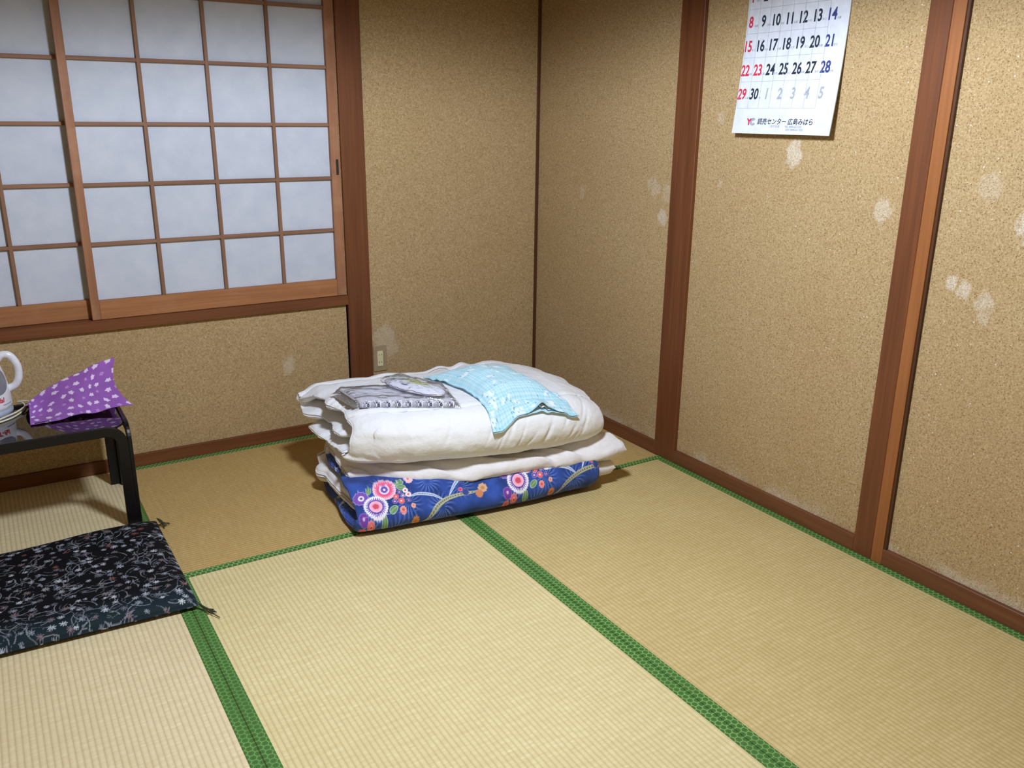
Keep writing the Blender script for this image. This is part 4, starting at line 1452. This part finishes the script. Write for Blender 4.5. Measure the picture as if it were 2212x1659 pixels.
# ------------------------------------------------------------------ purple cloth tented on the table
def draw_purple(x, y):
    sh = x.shape
    x = x.ravel(); y = y.ravel()
    col = np.outer(np.ones(len(x)), lin((148, 94, 178))) * (1 + .08 * fbm(x * 20, y * 20, 0, 9, 2))[:, None]
    rg = np.random.default_rng(21)
    k = 0
    for cx in np.arange(.012, .36, .035):
        for cy in np.arange(.008, .36, .037):
            k += 1
            fx = cx + (.012 if (int(cy / .037) % 2) else 0) + rg.uniform(-.005, .005); fy = cy + rg.uniform(-.005, .005)
            d = np.hypot(x - fx, y - fy); th = np.arctan2(y - fy, x - fx)
            typ = k % 4
            if typ in (0, 2, 3):
                a = rg.uniform(0, 3)
                u = (x - fx) * math.cos(a) + (y - fy) * math.sin(a); v = -(x - fx) * math.sin(a) + (y - fy) * math.cos(a)
                e = (np.abs(u / .0092) ** 3 + np.abs(v / .0066) ** 3) ** (1 / 3) * (1 + .18 * np.sin(th * 5 + a * 3))
                col[e < 1] = lin((226, 206, 240))
            else:
                r0 = .0066
                pet = .5 + .5 * np.cos(5 * th + fx * 90)
                m = (d < r0 * (.55 + .5 * pet)) & (d > r0 * (.25))
                col[m] = lin((196, 150, 216))
    return col.reshape(*sh, 3)
pc = empty('purple_cloth', (-1.97, -.25, GZ), 'purple cloth with white print tented over the right end of the glass table', 'cloth')
nu, nv = 180, 130
u = np.linspace(0, 1, nu)[:, None]; v = np.linspace(0, 1, nv)[None, :]
uu, vv = u + 0 * v, v + 0 * u
CB = spline([(-2.110, -.352, GZ + .002), (-2.04, -.352, GZ + .003), (-1.975, -.338, GZ + .012), (-1.93, -.345, GZ + .010), (-1.87, -.342, GZ + .016), (-1.806, -.335, GZ + .013)], nu)   # lower edge
CT = spline([(-2.103, -.250, GZ + .038), (-2.085, -.20, GZ + .045), (-2.02, -.20, GZ + .082), (-1.95, -.20, GZ + .108), (-1.90, -.20, GZ + .130), (-1.830, -.20, GZ + .150)], nu)  # ridge
w = vv
Pz = CB[:, None, :] * (1 - w)[..., None] + CT[:, None, :] * w[..., None]
sag = np.sin(np.pi * vv) * (.010 + .012 * np.sin(uu * 7.5 + .6) * sstep(0, .2, uu))
Pz[..., 1] += sag * .9
Pz[..., 2] += -sag * .5 + .002 * fbm(uu * 6, vv * 5, 0, 91, 3)
# right hem hangs inward between its two corners
Pz[..., 0] -= .024 * np.sin(np.pi * np.clip(vv * 1.05, 0, 1)) * sstep(.55, 1, uu)
backn = 40
Bk = CT.copy(); Bk[:, 1] = -.150; Bk[:, 2] = GZ + .003
tb_ = np.linspace(0, 1, backn)[1:]
PzB = CT[:, None, :] * (1 - tb_)[None, :, None] + Bk[:, None, :] * tb_[None, :, None]
PzB[..., 0] -= .012 * np.sin(np.pi * tb_)[None, :]
allP = np.concatenate([Pz, PzB], 1)
cu2 = np.concatenate([uu * .33, np.repeat(u * .33, backn - 1, 1)], 1)
cv2 = np.concatenate([vv * .20, np.repeat(.20 + tb_[None, :] * .15, nu, 0)], 1)
o = obj('draped_sheet', allP.reshape(-1, 3), grid_faces(nu, nv + backn - 1), M['purpleprint'], pc, color=draw_purple(cu2, cv2))
sm = o.modifiers.new('thick', 'SOLIDIFY'); sm.thickness = .0014; sm.offset = 1
# woven black tag at the lower left corner
tg = []
for j in (0.03, .085):
    for i in (.055, .165):
        q = Pz[int(i * (nu - 1)), int(j * (nv - 1))] + np.array([0, -.003, .0022])
        tg.append(q)
tg2 = [q + np.array([0, .0012, -.0008]) for q in tg]
o = obj('sewn_tag', tg + tg2, [(0, 1, 3, 2), (4, 6, 7, 5), (0, 4, 5, 1), (2, 3, 7, 6), (0, 2, 6, 4), (1, 5, 7, 3)], M['tagblack'], pc, smooth=False)
tag(o, 'small black sewn tag')

# ------------------------------------------------------------------ electric kettle
KX, KY = -2.229, -.145
kt = empty('electric_kettle', (KX, KY, GZ), 'white electric kettle with grey oval window on the glass table', 'kettle')
def lathe(name, prof_, mat, parent, n=56, cap=True):
    prof_ = np.asarray(prof_, float)
    V_ = []
    for r, z in prof_:
        for k_ in range(n):
            a = 2 * math.pi * k_ / n
            V_.append((KX + r * math.cos(a), KY + r * math.sin(a), GZ + z))
    F_ = [tuple(q) for q in grid_faces(len(prof_), n, False, True)]
    F_.append(tuple(range(n))[::-1]); F_.append(tuple((len(prof_) - 1) * n + k_ for k_ in range(n)))
    return obj(name, V_, F_, mat, parent)
bp = spline([(.080, .020), (.0835, .028), (.0835, .045), (.082, .075), (.076, .115), (.068, .150), (.061, .172), (.058, .180)], 40)
def body_r(z): return np.interp(z, bp[:, 1], bp[:, 0])
lathe('kettle_body', bp, M['kettle'], kt)
lathe('power_base', [(.080, .0005), (.084, .004), (.084, .011), (.079, .017), (.077, .0195)], M['kettle_base'], kt)
lathe('lid', [(.058, .1803), (.057, .188), (.050, .196), (.03, .202), (.012, .204), (.010, .214), (.002, .216)], M['kettle'], kt)
hp = spline([(KX + .055, KY, GZ + .172), (KX + .075, KY - .002, GZ + .190), (KX + .098, KY - .004, GZ + .184), (KX + .114, KY - .006, GZ + .150), (KX + .113, KY - .006, GZ + .112), (KX + .100, KY - .004, GZ + .086), (KX + .080, KY - .002, GZ + .076)], 40)
tube('handle', hp, np.interp(np.linspace(0, 1, 40), [0, .15, .5, .9, 1], [.013, .0125, .0115, .012, .013]), M['kettle'], kt, 16)
# window and print on the body, set for a front facing the camera side
def on_body(al, z, off):
    r = body_r(z) + off
    return np.stack([KX + r * np.cos(al), KY + r * np.sin(al), GZ + z + 0 * al], -1)
al0 = math.radians(-54)
th = np.linspace(0, 2 * math.pi, 40, endpoint=False)
rings = []
for f in np.linspace(1, .05, 7):
    zz = .118 + f * .046 * np.sin(th)
    rings.append(on_body(al0 + f * .66 * np.cos(th), zz, .0012))
obj('level_window', np.concatenate(rings), [tuple(q) for q in grid_faces(7, 40, False, True)] + [tuple(240 + i for i in range(40))], M['kettle_win'], kt)
v_, f_ = text_mesh('T-fal', .022, .0006, .15)
if len(v_):
    zz = .054 + v_[:, 1]
    pts = np.array([on_body(np.array(al0 - .06 + x_ / .083), np.array(z_), .0009) for x_, z_ in zip(v_[:, 0], zz)])
    obj('maker_print', pts, f_, M['red'], kt, smooth=False)
bar_al = np.linspace(al0 + .1, al0 + .62, 14)
pts = np.concatenate([on_body(bar_al, .0385 + 0 * bar_al, .0008), on_body(bar_al, .0365 + 0 * bar_al, .0008)])
obj('grey_print', pts, [(i, i + 1, 15 + i, 14 + i) for i in range(13)], M['midgrey'], kt, smooth=False)

# ------------------------------------------------------------------ kettle cord coiled on the table
cz = GZ + .0035
cp = spline([(-2.30, -.262, cz), (-2.215, -.280, cz), (-2.165, -.255, cz), (-2.130, -.205, cz), (-2.112, -.150, cz + .001), (-2.118, -.105, cz + .004), (-2.132, -.085, cz + .003),
             (-2.118, -.096, cz + .008), (-2.098, -.118, cz + .008), (-2.112, -.165, cz + .008), (-2.142, -.215, cz + .007), (-2.188, -.262, cz + .006), (-2.235, -.302, cz), (-2.32, -.32, cz)], 130)
c_o = tube('kettle_cord', cp, .0030, M['cord'], None, 8)
tag(c_o, 'cream power cord looped on the glass beside the white kettle', 'cord')
